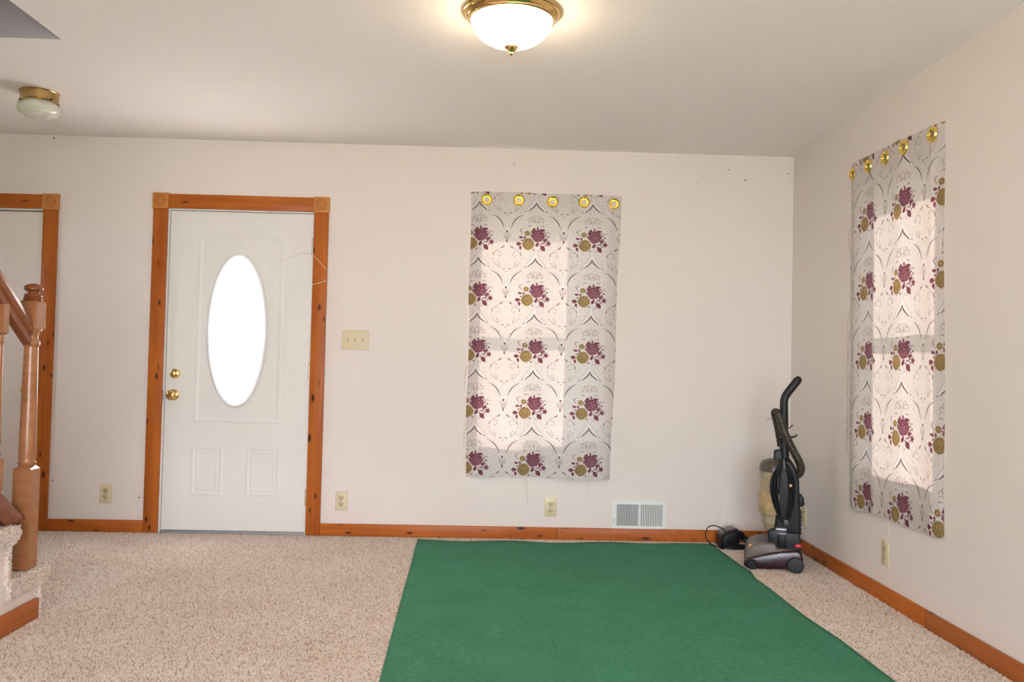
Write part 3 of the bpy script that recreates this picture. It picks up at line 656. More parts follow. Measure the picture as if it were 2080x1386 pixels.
bm = bm_new(); add_box(bm, (-0.0055, -0.008, -h2 + 0.026), (0.0055, -0.001, h2 - 0.024)); obj('divider', bm, 'white_metal', vt)
lme = None
for side, x0, x1, ang_ in ((0, -w2 + 0.026, -0.0055, 38), (1, 0.0055, w2 - 0.022, -38)):
    n = 13
    for k in range(n):
        x = x0 + (k + 0.5) * (x1 - x0) / n
        if lme is None:
            bm = bm_new(); add_box(bm, (-0.0036, -0.0006, -h2 + 0.026), (0.0036, 0.0006, h2 - 0.024)); lo_ = obj('louver', bm, 'white_metal', vt); lme = lo_.data
        else:
            lo_ = bpy.data.objects.new('louver', lme); COL.objects.link(lo_); lo_.parent = vt
        lo_.location = (x, -0.0045, 0); lo_.rotation_euler = (0, 0, math.radians(ang_))
bm = bm_new(); add_box(bm, (-w2 + 0.009, -0.011, -0.042), (-w2 + 0.012, -0.006, -0.022)); obj('lever', bm, 'slot', vt)

# wire loop hung on the door hinge
wr = bm_new()
pts = [(-1.124, 5.245, 1.756), (-1.181, 5.232, 1.760), (-1.277, 5.225, 1.718), (-1.381, 5.225, 1.669), (-1.394, 5.225, 1.654), (-1.371, 5.225, 1.633), (-1.315, 5.222, 1.591), (-1.242, 5.215, 1.566), (-1.156, 5.212, 1.559), (-1.09, 5.214, 1.566), (-1.024, 5.220, 1.588)]
add_tube(wr, catmull(pts, 6), 0.0016, 6); add_tube(wr, catmull([(-1.124, 5.245, 1.756), (-1.079, 5.230, 1.717), (-1.027, 5.222, 1.660)], 6), 0.0016, 6)
tag(obj('wire', wr, 'wire', smooth=True), 'thin white wire loop hanging from the upper door hinge', 'wire')
# specks and nails left in the wall
for x, z, r, lb, gr in ((-2.745, 2.444, 0.0045, 'tiny dark nail head in the wall just under the ceiling above the cream door', None), (-2.145, 0.218, 0.004, 'tiny dark nail head low in the wall beside the front door casing', None),
                        (-2.675, 0.315, 0.0035, 'tiny dark nail head in the wall low beside the cream door casing', None), (0.13, 2.36, 0.0035, 'tiny nail head in the wall above the curtain with gold grommets', None),
                        (1.500, 2.366, 0.0035, 'tiny nail hole high in the wall near the room corner', 'nail holes near the corner'), (1.606, 2.302, 0.0045, 'tiny nail hole high in the wall near the room corner', 'nail holes near the corner'),
                        (1.300, 2.281, 0.003, 'tiny nail hole high in the wall near the room corner', 'nail holes near the corner'), (1.882, 2.352, 0.0035, 'tiny nail hole high in the wall near the room corner', 'nail holes near the corner')):
    bm = bm_new(); add_lathe(bm, [(r, 0), (r, 0.003), (r * 0.5, 0.004)], 10, (0, 0, 0), 'Y'); tag(obj('wall_nail', bm, 'slot', smooth=True, loc=(x, D, z)), lb, 'nail', gr)

# ------------------------------------------------------------------ curtains
PW, PH = 753.0, 741.0                     # one pattern repeat in drawing units
UNIT = 0.3585 / PW
def build_tile():
    cw, chh = 377, 371; X, Y = np.meshgrid((np.arange(cw) + 0.5) * PW / cw, (np.arange(chh) + 0.5) * PH / chh)
    base = np.array([0.72, 0.665, 0.635]); img = np.tile(base, (chh, cw, 1))
    dark = np.array([0.085, 0.035, 0.042]); burg = np.array([0.165, 0.034, 0.065]); burgl = np.array([0.52, 0.27, 0.31]); gold = np.array([0.27, 0.165, 0.048])
    goldl = np.array([0.58, 0.43, 0.20]); line = np.array([0.235, 0.165, 0.155]); sat = np.array([0.83, 0.80, 0.79])
    def rel(cx, cy):
        dx = (X - cx + PW / 2) % PW - PW / 2; dy = (Y - cy + PH / 2) % PH - PH / 2; return dx, dy
    def paint(cov, col, op=1.0):
        nonlocal img
        c = np.clip(cov, 0, 1)[..., None] * op; img = img * (1 - c) + col * c
    def stroke(pts, w, col, op=1.0, taper=False):
        w = w * 1.3
        pts = [tuple(p) for p in catmull([(a, b, 0) for a, b in pts], 4)]
        n = len(pts) - 1; cov = np.zeros_like(X)
        for i in range(n):
            (ax, ay, _), (bx, by, _) = pts[i], pts[i + 1]
            ww = w * (0.35 + 1.3 * math.sin(math.pi * (i + 0.5) / n)) if taper else w
            mx, my = (ax + bx) / 2, (ay + by) / 2; dx, dy = rel(mx, my); ux, uy = bx - ax, by - ay; l2 = ux * ux + uy * uy + 1e-9
            t = np.clip((dx * ux + dy * uy) / l2, -0.5, 0.5); d = np.hypot(dx - t * ux, dy - t * uy)
            cov = np.maximum(cov, np.clip((ww / 2 - d) / 2.4 + 0.5, 0, 1))
        paint(cov, col, op)
    def both(pts, w, col, op=1.0, taper=False, ax=0.0):
        stroke(pts, w, col, op, taper); stroke([(2 * ax - a, b) for a, b in pts], w, col, op, taper)
    def ell(cx, cy, rx, ry, rot, col, op=1.0, ring=None):
        dx, dy = rel(cx, cy); c, s = math.cos(math.radians(rot)), math.sin(math.radians(rot)); a = dx * c + dy * s; b = -dx * s + dy * c
        q = np.sqrt((a / rx) ** 2 + (b / ry) ** 2); k = min(rx, ry)
        cov = np.clip((1 - q) * k / 2.4 + 0.5, 0, 1) if ring is None else np.clip((ring / 2 - np.abs(1 - q) * k) / 2.4 + 0.5, 0, 1)
        paint(cov, col, op)
    def leaf(cx, cy, ln, wd, rot, col, op=1.0):
        ln, wd = ln * 1.25, wd * 1.35
        dx, dy = rel(cx, cy); c, s = math.cos(math.radians(rot)), math.sin(math.radians(rot)); a = (dx * c + dy * s) / ln; b = -dx * s + dy * c
        wloc = wd * np.clip(1 - a * a, 0, 1) ** 0.8 * (1 - 0.35 * a); cov = np.clip((wloc - np.abs(b)) / 2.4 + 0.2, 0, 1) * (np.abs(a) < 1); paint(cov, col, op)
        paint(np.clip((1.6 - np.abs(b)) / 2, 0, 1) * (np.abs(a) < 0.75), burgl, 0.35 * op)
    def blossom(cx, cy, r, col, light, petals, seed):
        rg = random.Random(seed)
        for q, n, rad, tint, op in ((0.66, petals, 0.36, 0.0, 0.75), (0.40, petals - 1, 0.32, 0.12, 0.85), (0.18, max(3, petals - 4), 0.22, 0.25, 0.9)):
            for k in range(n):
                a = 2 * math.pi * (k + 0.3 * rg.random()) / n + seed + q * 3; rr = r * rad * rg.uniform(0.88, 1.12)
                px_, py_ = cx + q * r * math.cos(a), cy + q * r * 0.88 * math.sin(a); c = col * (1 - tint) + light * tint * 0.6
                ell(px_, py_, rr * 1.15, rr, math.degrees(a) + 90, c * rg.uniform(0.75, 1.1))
                # lighter rim on the outer edge of the petal
                t = [a + d for d in (-0.9, -0.45, 0.0, 0.45, 0.9)]
                stroke([(px_ + rr * 0.86 * math.cos(u), py_ + rr * 0.80 * math.sin(u)) for u in t], r * 0.055, light, op)
                stroke([(px_ + rr * 1.05 * math.cos(u), py_ + rr * 0.98 * math.sin(u)) for u in (a + 1.0, a + 1.5, a + 2.0)], r * 0.03, col * 0.4, 0.8)
        ell(cx, cy, r * 0.10, r * 0.08, 20, col * 0.5); stroke([(cx - r * 0.10, cy), (cx, cy - r * 0.10), (cx + r * 0.12, cy), (cx + 0.02 * r, cy + r * 0.10)], r * 0.04, light, 0.9)
    # satin ogee band
    both([(8, -160), (12, -100), (26, -50), (62, 15), (110, 75), (175, 130), (250, 168), (315, 225), (352, 290), (372, 360), (376, 395)], 18, sat, 0.6)
    both([(2, -40), (30, 20), (80, 70), (150, 125), (215, 160)], 12, sat, 0.6)
    # thin outlines
    both([(7, -150), (13, -105), (28, -58), (64, 5), (108, 58), (140, 90)], 3.0, line)
    both([(190, 138), (258, 176), (308, 220), (342, 270), (362, 335)], 3.0, line)
    both([(118, 98), (150, 122)], 6, line, 0.8, True); both([(146, 104), (172, 134), (196, 128)], 3, line, 0.8)
    # dark strokes
    both([(0, -8), (14, 26), (42, 58), (97, 103)], 7.0, dark, 1.0, True); both([(0, -10), (5, 14), (20, 40)], 5, dark); both([(46, 62), (72, 80), (98, 104)], 8, dark, 0.95)
    both([(166, 156), (235, 193), (284, 240), (313, 290), (330, 338)], 6.0, dark, 0.95, True)
    # palmette
    ell(-2, 205, 20, 36, 0, line, 1, 3.0)
    for s in (-1, 1):
        stroke([(s * 22, 240), (s * 34, 190), (s * 56, 178), (s * 72, 192), (s * 58, 208)], 4, line); stroke([(s * 20, 252), (s * 62, 212), (s * 92, 205), (s * 106, 228), (s * 84, 240)], 4, line)
        stroke([(s * 18, 262), (s * 60, 250), (s * 92, 252), (s * 104, 266)], 3.5, line); stroke([(s * 60, 312), (s * 88, 300), (s * 112, 316)], 5, line, 0.9, True)
    stroke([(0, 244), (0, 300)], 3, line, 0.8)
    # bouquet twigs
    for a in range(5): stroke([(-170, 420), (-185 - 8 * a, 395 - 10 * a), (-205 + 12 * a, 362 - 6 * a)], 2.6, line, 0.9)
    for a in range(5): stroke([(128, 420), (140 + 8 * a, 398 - 4 * a), (150 + 12 * a, 372 + 9 * a)], 2.6, line, 0.9)
    # leaves
    for cx, cy, ln, wd, ro in ((-193, 458, 26, 11, 8), (-145, 458, 17, 9, 70), (-180, 500, 15, 6, -20), (-222, 546, 30, 18, 0), (-202, 600, 24, 13, 80), (-30, 362, 33, 16, -65), (26, 336, 20, 9, 75), (90, 358, 30, 14, -8), (122, 486, 24, 15, -40), (62, 350, 14, 7, -50),
                               (22, 546, 31, 14, -60), (97, 600, 36, 22, 52), (166, 440, 12, 8, 30), (-62, 445, 12, 6, 60), (-10, 385, 20, 9, 40), (150, 485, 12, 7, -80), (118, 520, 14, 6, 10), (128, 420, 16, 7, -30), (140, 455, 12, 6, 10), (118, 385, 13, 6, -60), (-58, 388, 13, 6, 20), (-68, 420, 10, 6, 70), (60, 560, 13, 6, 20), (130, 560, 12, 6, 60), (-160, 540, 12, 7, 40), (-30, 620, 12, 7, 70), (-150, 480, 10, 5, 10)): leaf(cx, cy, ln, wd, ro, burg if cx > -150 else burg * 1.15)
    for a in range(5): leaf(168 + 18 * math.cos(a * 1.257), 530 + 18 * math.sin(a * 1.257), 18, 9, math.degrees(a * 1.257), burg)
    stroke([(62, 545), (80, 530), (104, 534), (112, 548)], 7, burg, 0.9, True); stroke([(40, 612), (38, 634), (58, 640), (72, 622), (74, 590)], 3.5, line)
    blossom(-97, 547, 82, gold, goldl, 9, 1); blossom(-115, 402, 37, gold, goldl, 6, 3); ell(-115, 402, 8, 8, 0, goldl)
    blossom(30, 432, 88, burg, burgl, 8, 2)
    # middle column: sprig, caret, scroll medallion
    cxm = PW / 2
    leaf(cxm - 4, 388, 16, 9, 90, dark); leaf(cxm - 6, 512, 16, 8, 90, dark)
    for s in (-1, 1):
        for y0, dx, dy in ((500, 28, -50), (490, 48, -62), (470, 44, -66), (450, 30, -52)): stroke([(cxm - 5, y0), (cxm - 5 + s * dx * 0.6, y0 + dy * 0.4), (cxm - 5 + s * dx, y0 + dy)], 3, line)
    stroke([(cxm - 5, 395), (cxm - 5, 510)], 2.6, line)
    mir = lambda pts, w, col, op=1, tp_=False: both([(cxm + a, b) for a, b in pts], w, col, op, tp_, ax=cxm)
    mir([(-80, 606), (-40, 576)], 8, dark, 0.8, True); mir([(-150, 648), (-120, 622), (-92, 608)], 3, line)
    mir([(-182, 700), (-176, 668), (-136, 646), (-92, 656), (-76, 692), (-104, 716), (-126, 702)], 3.4, line); mir([(-183, 702), (-176, 670)], 8, dark, 0.8)
    ellx = ((-190, 746),); [ell(cxm + s * a, b, 7, 5, 0, dark, 0.8) for a, b in ellx for s in (-1, 1)]
    mir([(-176, 786), (-140, 832), (-100, 862)], 4, line); mir([(-122, 770), (-116, 820), (-88, 858)], 3, line); mir([(-98, 800), (-92, 828), (-110, 838)], 3, line)
    for s in (-1, 1): ell(cxm + s * 38, 880 - 741, 20, 9, s * 10, line, 0.7)
    ell(cxm - 4, 170, 6, 12, 0, line, 0.8)
    return img
TILE = build_tile()
def sample_tile(u, v):
    h, w, _ = TILE.shape; x = (u / PW % 1) * w - 0.5; y = (v / PH % 1) * h - 0.5
    x0 = np.floor(x).astype(int); y0 = np.floor(y).astype(int); fx = (x - x0)[..., None]; fy = (y - y0)[..., None]
    g = lambda a, b: TILE[b % h, a % w]
    return (g(x0, y0) * (1 - fx) + g(x0 + 1, y0) * fx) * (1 - fy) + (g(x0, y0 + 1) * (1 - fx) + g(x0 + 1, y0 + 1) * fx) * fy
def curtain(loc, rotz, corners, tip, groms, wave, label, threads):
    """local x to the right along the wall, local z up, local -y into the room. corners: TL, TR, BL, BR as (x, z)"""
    TL, TR, BL, BR = [np.array(c) for c in corners]; res = 0.0022
    nx = int(abs(TR[0] - TL[0]) / res); nz = int(abs(TL[1] - BL[1]) / res)
    S, T = np.meshgrid(np.linspace(0, 1, nx + 1), np.linspace(0, 1, nz + 1))
    Xc = (TL[0] * (1 - S) + TR[0] * S) * (1 - T) + (BL[0] * (1 - S) + BR[0] * S) * T
    Zc = (TL[1] * (1 - S) + TR[1] * S) * (1 - T) + (BL[1] * (1 - S) + BR[1] * S) * T
    Zc = Zc - 0.006 * np.sin(S * 9.0 + 1.0) * T ** 3 + 0.0025 * np.sin(S * 31) * (T > 0.995)
    Xc = Xc + 0.004 * np.sin(T * 14) * (S < 0.02) + 0.004 * np.sin(T * 11 + 1) * (S > 0.98)
    Yc = wave(S, T)
    col = sample_tile((Xc - tip[0]) / UNIT, (tip[1] - Zc) / UNIT)
    keep = np.ones((nz, nx), bool); Xm = (Xc[:-1, :-1] + Xc[1:, 1:]) / 2; Zm = (Zc[:-1, :-1] + Zc[1:, 1:]) / 2
    for g in groms: keep &= np.hypot(Xm - g[0], Zm - g[1]) > 0.026
    idx = np.arange((nx + 1) * (nz + 1)).reshape(nz + 1, nx + 1)
    F = np.stack([idx[:-1, :-1], idx[1:, :-1], idx[1:, 1:], idx[:-1, 1:]], -1)[keep].reshape(-1)
    me = bpy.data.meshes.new('curtain_panel'); V = np.stack([Xc, Yc, Zc], -1).reshape(-1, 3)
    me.vertices.add(len(V)); me.vertices.foreach_set('co', V.reshape(-1)); me.loops.add(len(F)); me.loops.foreach_set('vertex_index', F.astype(np.int32))
    nf = len(F) // 4; me.polygons.add(nf); me.polygons.foreach_set('loop_start', (np.arange(nf) * 4).astype(np.int32)); me.update(calc_edges=True)
    me.polygons.foreach_set('use_smooth', np.ones(nf, bool))
    at = me.attributes.new('print', 'FLOAT_COLOR', 'POINT'); at.data.foreach_set('color', np.concatenate([col.reshape(-1, 3), np.ones((len(V), 1))], 1).astype(np.float32).reshape(-1))
    me.materials.append(M['curtain'])
    root = empty('curtain', loc, (0, 0, rotz)); tag(root, label, 'curtain')
    o = bpy.data.objects.new('fabric', me); COL.objects.link(o); o.parent = root
    for g in groms:
        bm = bm_new(); s = (g[0] - TL[0]) / (TR[0] - TL[0]); y = float(wave(np.array(s), np.array(0.03)))
        add_lathe(bm, [(0.0200, 0.003), (0.0185, 0.001), (0.0225, -0.003), (0.0260, -0.0080), (0.029, -0.0095), (0.033, -0.008), (0.0365, -0.002), (0.0365, 0.001), (0.030, 0.003)], 40)
        bm.faces.ensure_lookup_table(); bmesh.ops.delete(bm, geom=[f for f in bm.faces if len(f.verts) > 4], context='FACES')
        bm.verts.ensure_lookup_table(); vs_ = list(bm.verts); a, b = vs_[:40], vs_[-40:]
        for i in range(40): bm.faces.new((b[i], b[(i + 1) % 40], a[(i + 1) % 40], a[i]))
        bmesh.ops.rotate(bm, verts=bm.verts, cent=(0, 0, 0), matrix=Matrix.Rotation(math.radians(-90), 3, 'X'))
        obj('grommet', bm, 'brass_gold', root, smooth=True, loc=(g[0], y, g[1]))
    for pts, mt in threads:
        bm = bm_new(); add_tube(bm, catmull(pts, 5), 0.0008, 5); obj('loose_thread', bm, mt, root, smooth=True)
    return root
def wave1(S, T):
    d = 0.020 + 0.006 * np.sin(S * 6.5 + 0.4) + (0.008 * np.sin(S * 17 + 1.2 + 0.8 * T) + 0.006 * np.sin(S * 9 - 1.0)) * (0.15 + T) + 0.012 * T * T
    d = d + 0.012 * np.exp(-((S - 1) / 0.06) ** 2) * np.clip(T - 0.4, 0, 1) * np.sin(T * 9)
    e = np.clip(np.minimum(S, 1 - S) / 0.08, 0, 1); d = 0.0004 + (np.maximum(d, 0.010) - 0.0004) * e
    return -d
def wave2(S, T):
    d = 0.013 + 0.006 * np.sin(S * 14 + 0.6) * (0.5 + 0.5 * T) + 0.012 * np.exp(-((S - 0.62) / 0.07) ** 2) * (1 - 0.5 * T) + 0.008 * np.exp(-((S - 0.34) / 0.05) ** 2) + 0.005 * T * np.sin(S * 7)
    e = np.clip(np.minimum(S, 1 - S) / 0.09, 0, 1); d = 0.0004 + (np.maximum(d, 0.006) - 0.0004) * e
    return -d
rz = lambda a: (random.random() - 0.5) * a
def fray(x, z0, z1, n, y, sgn):
    out = []
    for k in range(n):
        z = random.uniform(z0, z1); ln = random.uniform(0.05, 0.16); out.append(([(x + rz(0.004), y, z), (x - sgn * random.uniform(0.004, 0.014), y - 0.004, z - ln * 0.4), (x - sgn * random.uniform(0.002, 0.022), y - 0.002, z - ln)], 'thread' if k % 3 else 'thread_grey'))
    return out
hang = lambda x, z, dx, ln, y: ([(x, y, z), (x + dx * 0.4, y, z - ln * 0.5), (x + dx, y + 0.004, z - ln), (x + dx * 0.6, y, z - ln * 0.8)], 'thread_grey')
curtain((0, D - 0.0008, 0), 0, ((-0.137, 2.178), (0.815, 2.177), (-0.131, 0.392), (0.780, 0.384)), (0.277, 2.113), [(-0.037, 2.128), (0.166, 2.130), (0.378, 2.127), (0.578, 2.130), (0.769, 2.125)], wave1,
        'floral curtain panel with gold grommets hung flat beside the light switch', fray(-0.133, 0.45, 1.1, 9, -0.006, 1) + [hang(0.235, 0.392, 0.03, 0.16, -0.03), hang(0.25, 0.392, 0.012, 0.10, -0.03), hang(0.64, 0.39, 0.004, 0.10, -0.03), hang(0.05, 0.39, -0.03, 0.04, -0.03)])
# on the side wall local x runs towards the camera
Y0 = 4.40
curtain((W - 0.0008, Y0, 0), math.radians(-90), ((Y0 - 4.412, 2.206), (Y0 - 3.490, 2.176), (Y0 - 4.385, 0.392), (Y0 - 3.462, 0.410)), (Y0 - 4.165, 2.113), [(Y0 - 4.364, 2.146), (Y0 - 4.181, 2.145), (Y0 - 3.992, 2.142), (Y0 - 3.801, 2.143), (Y0 - 3.562, 2.139)], wave2,
        'floral curtain panel with gold grommets on the side wall above an outlet', fray(Y0 - 4.400, 0.5, 2.0, 16, -0.004, 1) + [hang(Y0 - 3.90, 0.402, 0.02, 0.12, -0.03), hang(Y0 - 3.88, 0.402, -0.006, 0.10, -0.03)])

# ------------------------------------------------------------------ upright vacuum (drawn from the side, machine faces -x)
vac = empty('vacuum_cleaner', (1.61, 4.70, 0.0), (0, 0, math.radians(-17))); tag(vac, 'black and maroon upright vacuum cleaner standing in the room corner', 'vacuum cleaner')
VINV = Matrix.Translation((-1.61, -4.70, 0.0))
def vpart(name, bm, mat, smooth=True, par=None, angle=35):
    o = obj(name, bm, mat, smooth=smooth, angle=angle)
    if par is None: o.parent = vac; o.matrix_parent_inverse = VINV
    else: o.parent = par
    return o
YN, YC = 4.56, 4.70
def Fp(a, b): return (1.625 + (a - 1570) * 0.00280 + (b - 1150) * 0.00004, 0.028 - (b - 1150) * 0.00267 + (a - 1570) * 0.00004)     # near side of the foot
def Cp(a, b): return (1.625 + (a - 1570) * 0.00280 + (b - 1150) * 0.00004 , -0.005 - (b - 1150) * 0.00275 + (a - 1570) * 0.00004)    # centre plane
def C3(a, b, dy=0.0): x, z = Cp(a, b); return (x, YC + dy, z)
# foot
low = [(1513, 1152), (1514, 1143), (1519, 1138), (1530, 1134), (1545, 1129), (1562, 1124), (1585, 1119), (1612, 1116), (1621, 1120), (1624, 1135), (1622, 1150), (1612, 1153), (1560, 1157), (1520, 1158)]
bm = bm_new(); add_prism(bm, [Fp(*p) for p in low], 4.545, 4.86, 'Y', 0.012, 3); foot = vpart('foot', bm, 'maroon')
topc = [(1514, 1144), (1516, 1131), (1519, 1121), (1526, 1112), (1540, 1107), (1560, 1104), (1572, 1105), (1576, 1115), (1612, 1117), (1612, 1125), (1585, 1130), (1545, 1136), (1525, 1142)]
bm = bm_new(); add_prism(bm, [Fp(*p) for p in topc], 4.560, 4.845, 'Y', 0.012, 3); vpart('foot_cover', bm, 'taupe')
x, z = Fp(1550, 1117)
bm = bm_new(); add_lathe(bm, [(0.026, 0), (0.026, 0.003), (0.022, 0.004)], 28, (0, 0, 0), 'Z', 1.0, 0.6)
em = vpart('emblem', bm, 'blue_mark'); em.location = (x - 0.003, 4.64, z + 0.030); em.rotation_euler = (0, math.radians(-8), 0)
bm = bm_new(); a = Fp(1577, 1131); b = Fp(1581, 1124); add_box(bm, (a[0], 4.541, a[1]), (b[0], 4.546, b[1]), 0.001); vpart('white_mark', bm, 'silver')
a = Fp(1526, 1122)
bm = bm_new(); add_box(bm, (a[0] - 0.01, 4.566, a[1] + 0.012), (a[0] + 0.03, 4.60, a[1] + 0.030), 0.004); vpart('yellow_tab', bm, 'yellow')
for y in (4.535, 4.845):
    bm = bm_new(); c = Fp(1609, 1147); add_lathe(bm, [(0.010, -0.02), (0.040, -0.02), (0.0435, -0.014), (0.0435, 0.010), (0.040, 0.016), (0.033, 0.017), (0.031, 0.012), (0.012, 0.013), (0.008, 0.018)], 40, (c[0], y, 0.0435), 'Y'); w_ = vpart('wheel', bm, 'rubber')
    bm = bm_new()
    for k in range(10):
        t = 2 * math.pi * k / 10; add_tube(bm, [(c[0] + 0.010 * math.cos(t), y - 0.0135, 0.0435 + 0.010 * math.sin(t)), (c[0] + 0.030 * math.cos(t), y - 0.0135, 0.0435 + 0.030 * math.sin(t))], 0.0022, 6)
    s_ = vpart('spokes', bm, 'grey_pl', par=w_)
    bm = bm_new(); c = Fp(1529, 1148); add_lathe(bm, [(0.006, -0.015), (0.026, -0.015), (0.028, -0.010), (0.028, 0.012), (0.024, 0.016), (0.010, 0.016)], 28, (c[0], y + 0.006, 0.030), 'Y'); vpart('small_wheel', bm, 'black')
# motor block and pivot
bm = bm_new(); add_prism(bm, [Cp(*p) for p in ((1561, 1112), (1560, 1086), (1558, 1074), (1566, 1068), (1592, 1066), (1596, 1072), (1618, 1072), (1621, 1090), (1620, 1108), (1616, 1114))], 4.585, 4.815, 'Y', 0.010); mb = vpart('motor_housing', bm, 'charcoal')
bm = bm_new(); a = Cp(1577, 1103); b = Cp(1593, 1076); add_box(bm, (a[0], 4.578, a[1]), (b[0], 4.600, b[1]), 0.004); vpart('side_latch', bm, 'black')
bm = bm_new(); a = Cp(1573, 1069); b = Cp(1594, 1065); add_box(bm, (a[0], 4.577, a[1]), (b[0], 4.64, b[1]), 0.003); a = Cp(1577, 1076); b = Cp(1593, 1074.5); add_box(bm, (a[0], 4.575, a[1]), (b[0], 4.60, b[1]), 0.001); vpart('latch_trim', bm, 'silver')
bm = bm_new(); add_prism(bm, [Cp(*p) for p in ((1566, 1118), (1566, 1103), (1621, 1101), (1619, 1117))], 4.60, 4.80, 'Y', 0.008); vpart('pivot_bracket', bm, 'grey_pl')
bm = bm_new(); a = Cp(1609, 1101); b = Cp(1621, 1094); add_box(bm, (a[0], 4.57, a[1]), (b[0], 4.62, b[1]), 0.006); vpart('release_pedal', bm, 'red')
# upright body
body = [(1571, 1070), (1573, 1020), (1577, 980), (1580, 950), (1582, 932), (1600, 928), (1612, 945), (1618, 970), (1619, 1010), (1621, 1050), (1621, 1078)]
bm = bm_new(); add_prism(bm, [Cp(*p) for p in body], 4.60, 4.80, 'Y', 0.016); vpart('upright_body', bm, 'charcoal')
bm = bm_new(); a = Cp(1617, 1080); b = Cp(1622, 1030)
for k in range(6): z0 = a[1] + k * (b[1] - a[1]) / 6; add_box(bm, (a[0] - 0.002, 4.62, z0 + 0.004), (b[0] + 0.002, 4.78, z0 + 0.020), 0.003)
vpart('back_vents', bm, 'black')
bm = bm_new(); c = Cp(1621, 1011); add_prism(bm, [Cp(*p) for p in ((1614, 1000), (1622, 998), (1627, 1006), (1628, 1018), (1623, 1022), (1614, 1022))], 4.615, 4.665, 'Y', 0.006); vpart('cord_clip', bm, 'black')
# dust canister
def cyl(name, rows, mat, sy=1.55, par=None):
    bm = bm_new(); rings = []
    for a0, a1, b in rows:
        p, q = Cp(a0, b), Cp(a1, b); cx = (p[0] + q[0]) / 2; r = (q[0] - p[0]) / 2; z = (p[1] + q[1]) / 2
        rings.append([bm.verts.new((cx + r * math.cos(t), YC + r * sy * math.sin(t), z)) for t in [2 * math.pi * k / 36 for k in range(36)]])
    for u, v in zip(rings, rings[1:]):
        for i in range(36): bm.faces.new((u[i], u[(i + 1) % 36], v[(i + 1) % 36], v[i]))
    bm.faces.new(list(reversed(rings[0]))); bm.faces.new(rings[-1]); return vpart(name, bm, mat, par=par)
can = cyl('dust_canister', [(1552, 1596, 1075), (1551, 1597, 1061), (1546, 1598, 1060), (1545, 1599, 1041), (1544, 1600, 1040), (1543.5, 1600, 998), (1543.5, 1600, 955)], 'canister', 1.25)
cyl('canister_band', [(1541, 1601, 1040), (1540.5, 1601.5, 1038), (1540.5, 1601.5, 1000), (1542, 1601, 998)], 'canister_b', 1.24, par=can); bpy.data.objects[-1] if False else None
cyl('canister_lid', [(1543, 1600, 956), (1543.5, 1600, 948), (1545, 1599, 941), (1550, 1597, 935), (1558, 1593, 932), (1566, 1588, 931)], 'lid', 1.25)
bm = bm_new(); add_prism(bm, [Cp(*p) for p in ((1570, 940), (1572, 914), (1585, 911), (1590, 940))], 4.655, 4.745, 'Y', 0.008); vpart('neck_block', bm, 'charcoal')
# handle
hp = catmull([C3(1592, 945), C3(1592, 925), C3(1591.5, 890), C3(1591, 860), C3(1591, 830), C3(1591.5, 812), C3(1595, 801), C3(1603, 789), C3(1612, 777), C3(1620, 766)], 6)
nh = len(hp); hr = [0.0265 - 0.004 * min(1, i / (nh * 0.5)) for i in range(nh)]; hr[-3:] = [0.0205, 0.0185, 0.014]
bm = bm_new(); add_tube(bm, hp, hr, 16); vpart('handle', bm, 'charcoal', angle=60)
bm = bm_new(); e = hp[-1]; bmesh.ops.create_uvsphere(bm, u_segments=16, v_segments=10, radius=0.0205, matrix=Matrix.Translation(hp[-3])); vpart('grip_end', bm, 'charcoal')
bm = bm_new(); add_tube(bm, catmull([C3(1598, 886), C3(1605, 886), C3(1612, 884.5), C3(1616.5, 880)], 5), [0.009, 0.009, 0.0088, 0.0085, 0.008, 0.0078, 0.0075, 0.007, 0.0068, 0.0065, 0.006, 0.0058, 0.0055, 0.005, 0.0045, 0.004], 10); vpart('cord_hook', bm, 'grey_pl')
bm = bm_new(); add_tube(bm, catmull([C3(1600, 868), C3(1604, 866), C3(1606, 863), C3(1608.5, 862)], 4), 0.003, 8); add_tube(bm, [C3(1605, 864), C3(1607, 861.5), C3(1608.5, 863.5)], 0.002, 6); vpart('small_clip', bm, 'hose')
bm = bm_new(); a = Cp(1581, 893); b = Cp(1586, 880); add_box(bm, (a[0], YC - 0.015, a[1]), (b[0], YC + 0.015, b[1]), 0.004); vpart('handle_latch', bm, 'maroon')
# hose: a loop hung over the handle, on the near side
hs = catmull([C3(1586, 905, 0.02), C3(1581, 875, 0.00), C3(1576, 850, -0.01), C3(1573.5, 836, -0.03), C3(1579, 839, -0.05), C3(1585, 855, -0.055), C3(1592, 876, -0.06), C3(1601, 898, -0.055), C3(1611, 918, -0.05), C3(1619, 934, -0.045), C3(1622.5, 946, -0.04), C3(1620, 957, -0.035), C3(1612, 964, -0.03), C3(1604, 966, -0.02)], 14)
bm = bm_new(); add_tube(bm, hs, [0.0215 + (0.0018 if i % 3 == 0 else -0.0010) for i in range(len(hs))], 14); vpart('hose', bm, 'hose', angle=80)
bm = bm_new(); add_tube(bm, [C3(1569, 848, -0.02), C3(1558, 849, -0.03)], 0.001, 5); add_tube(bm, [C3(1569, 850, -0.02), C3(1557.5, 851.5, -0.03)], 0.001, 5); vpart('hose_prong', bm, 'grey_pl')
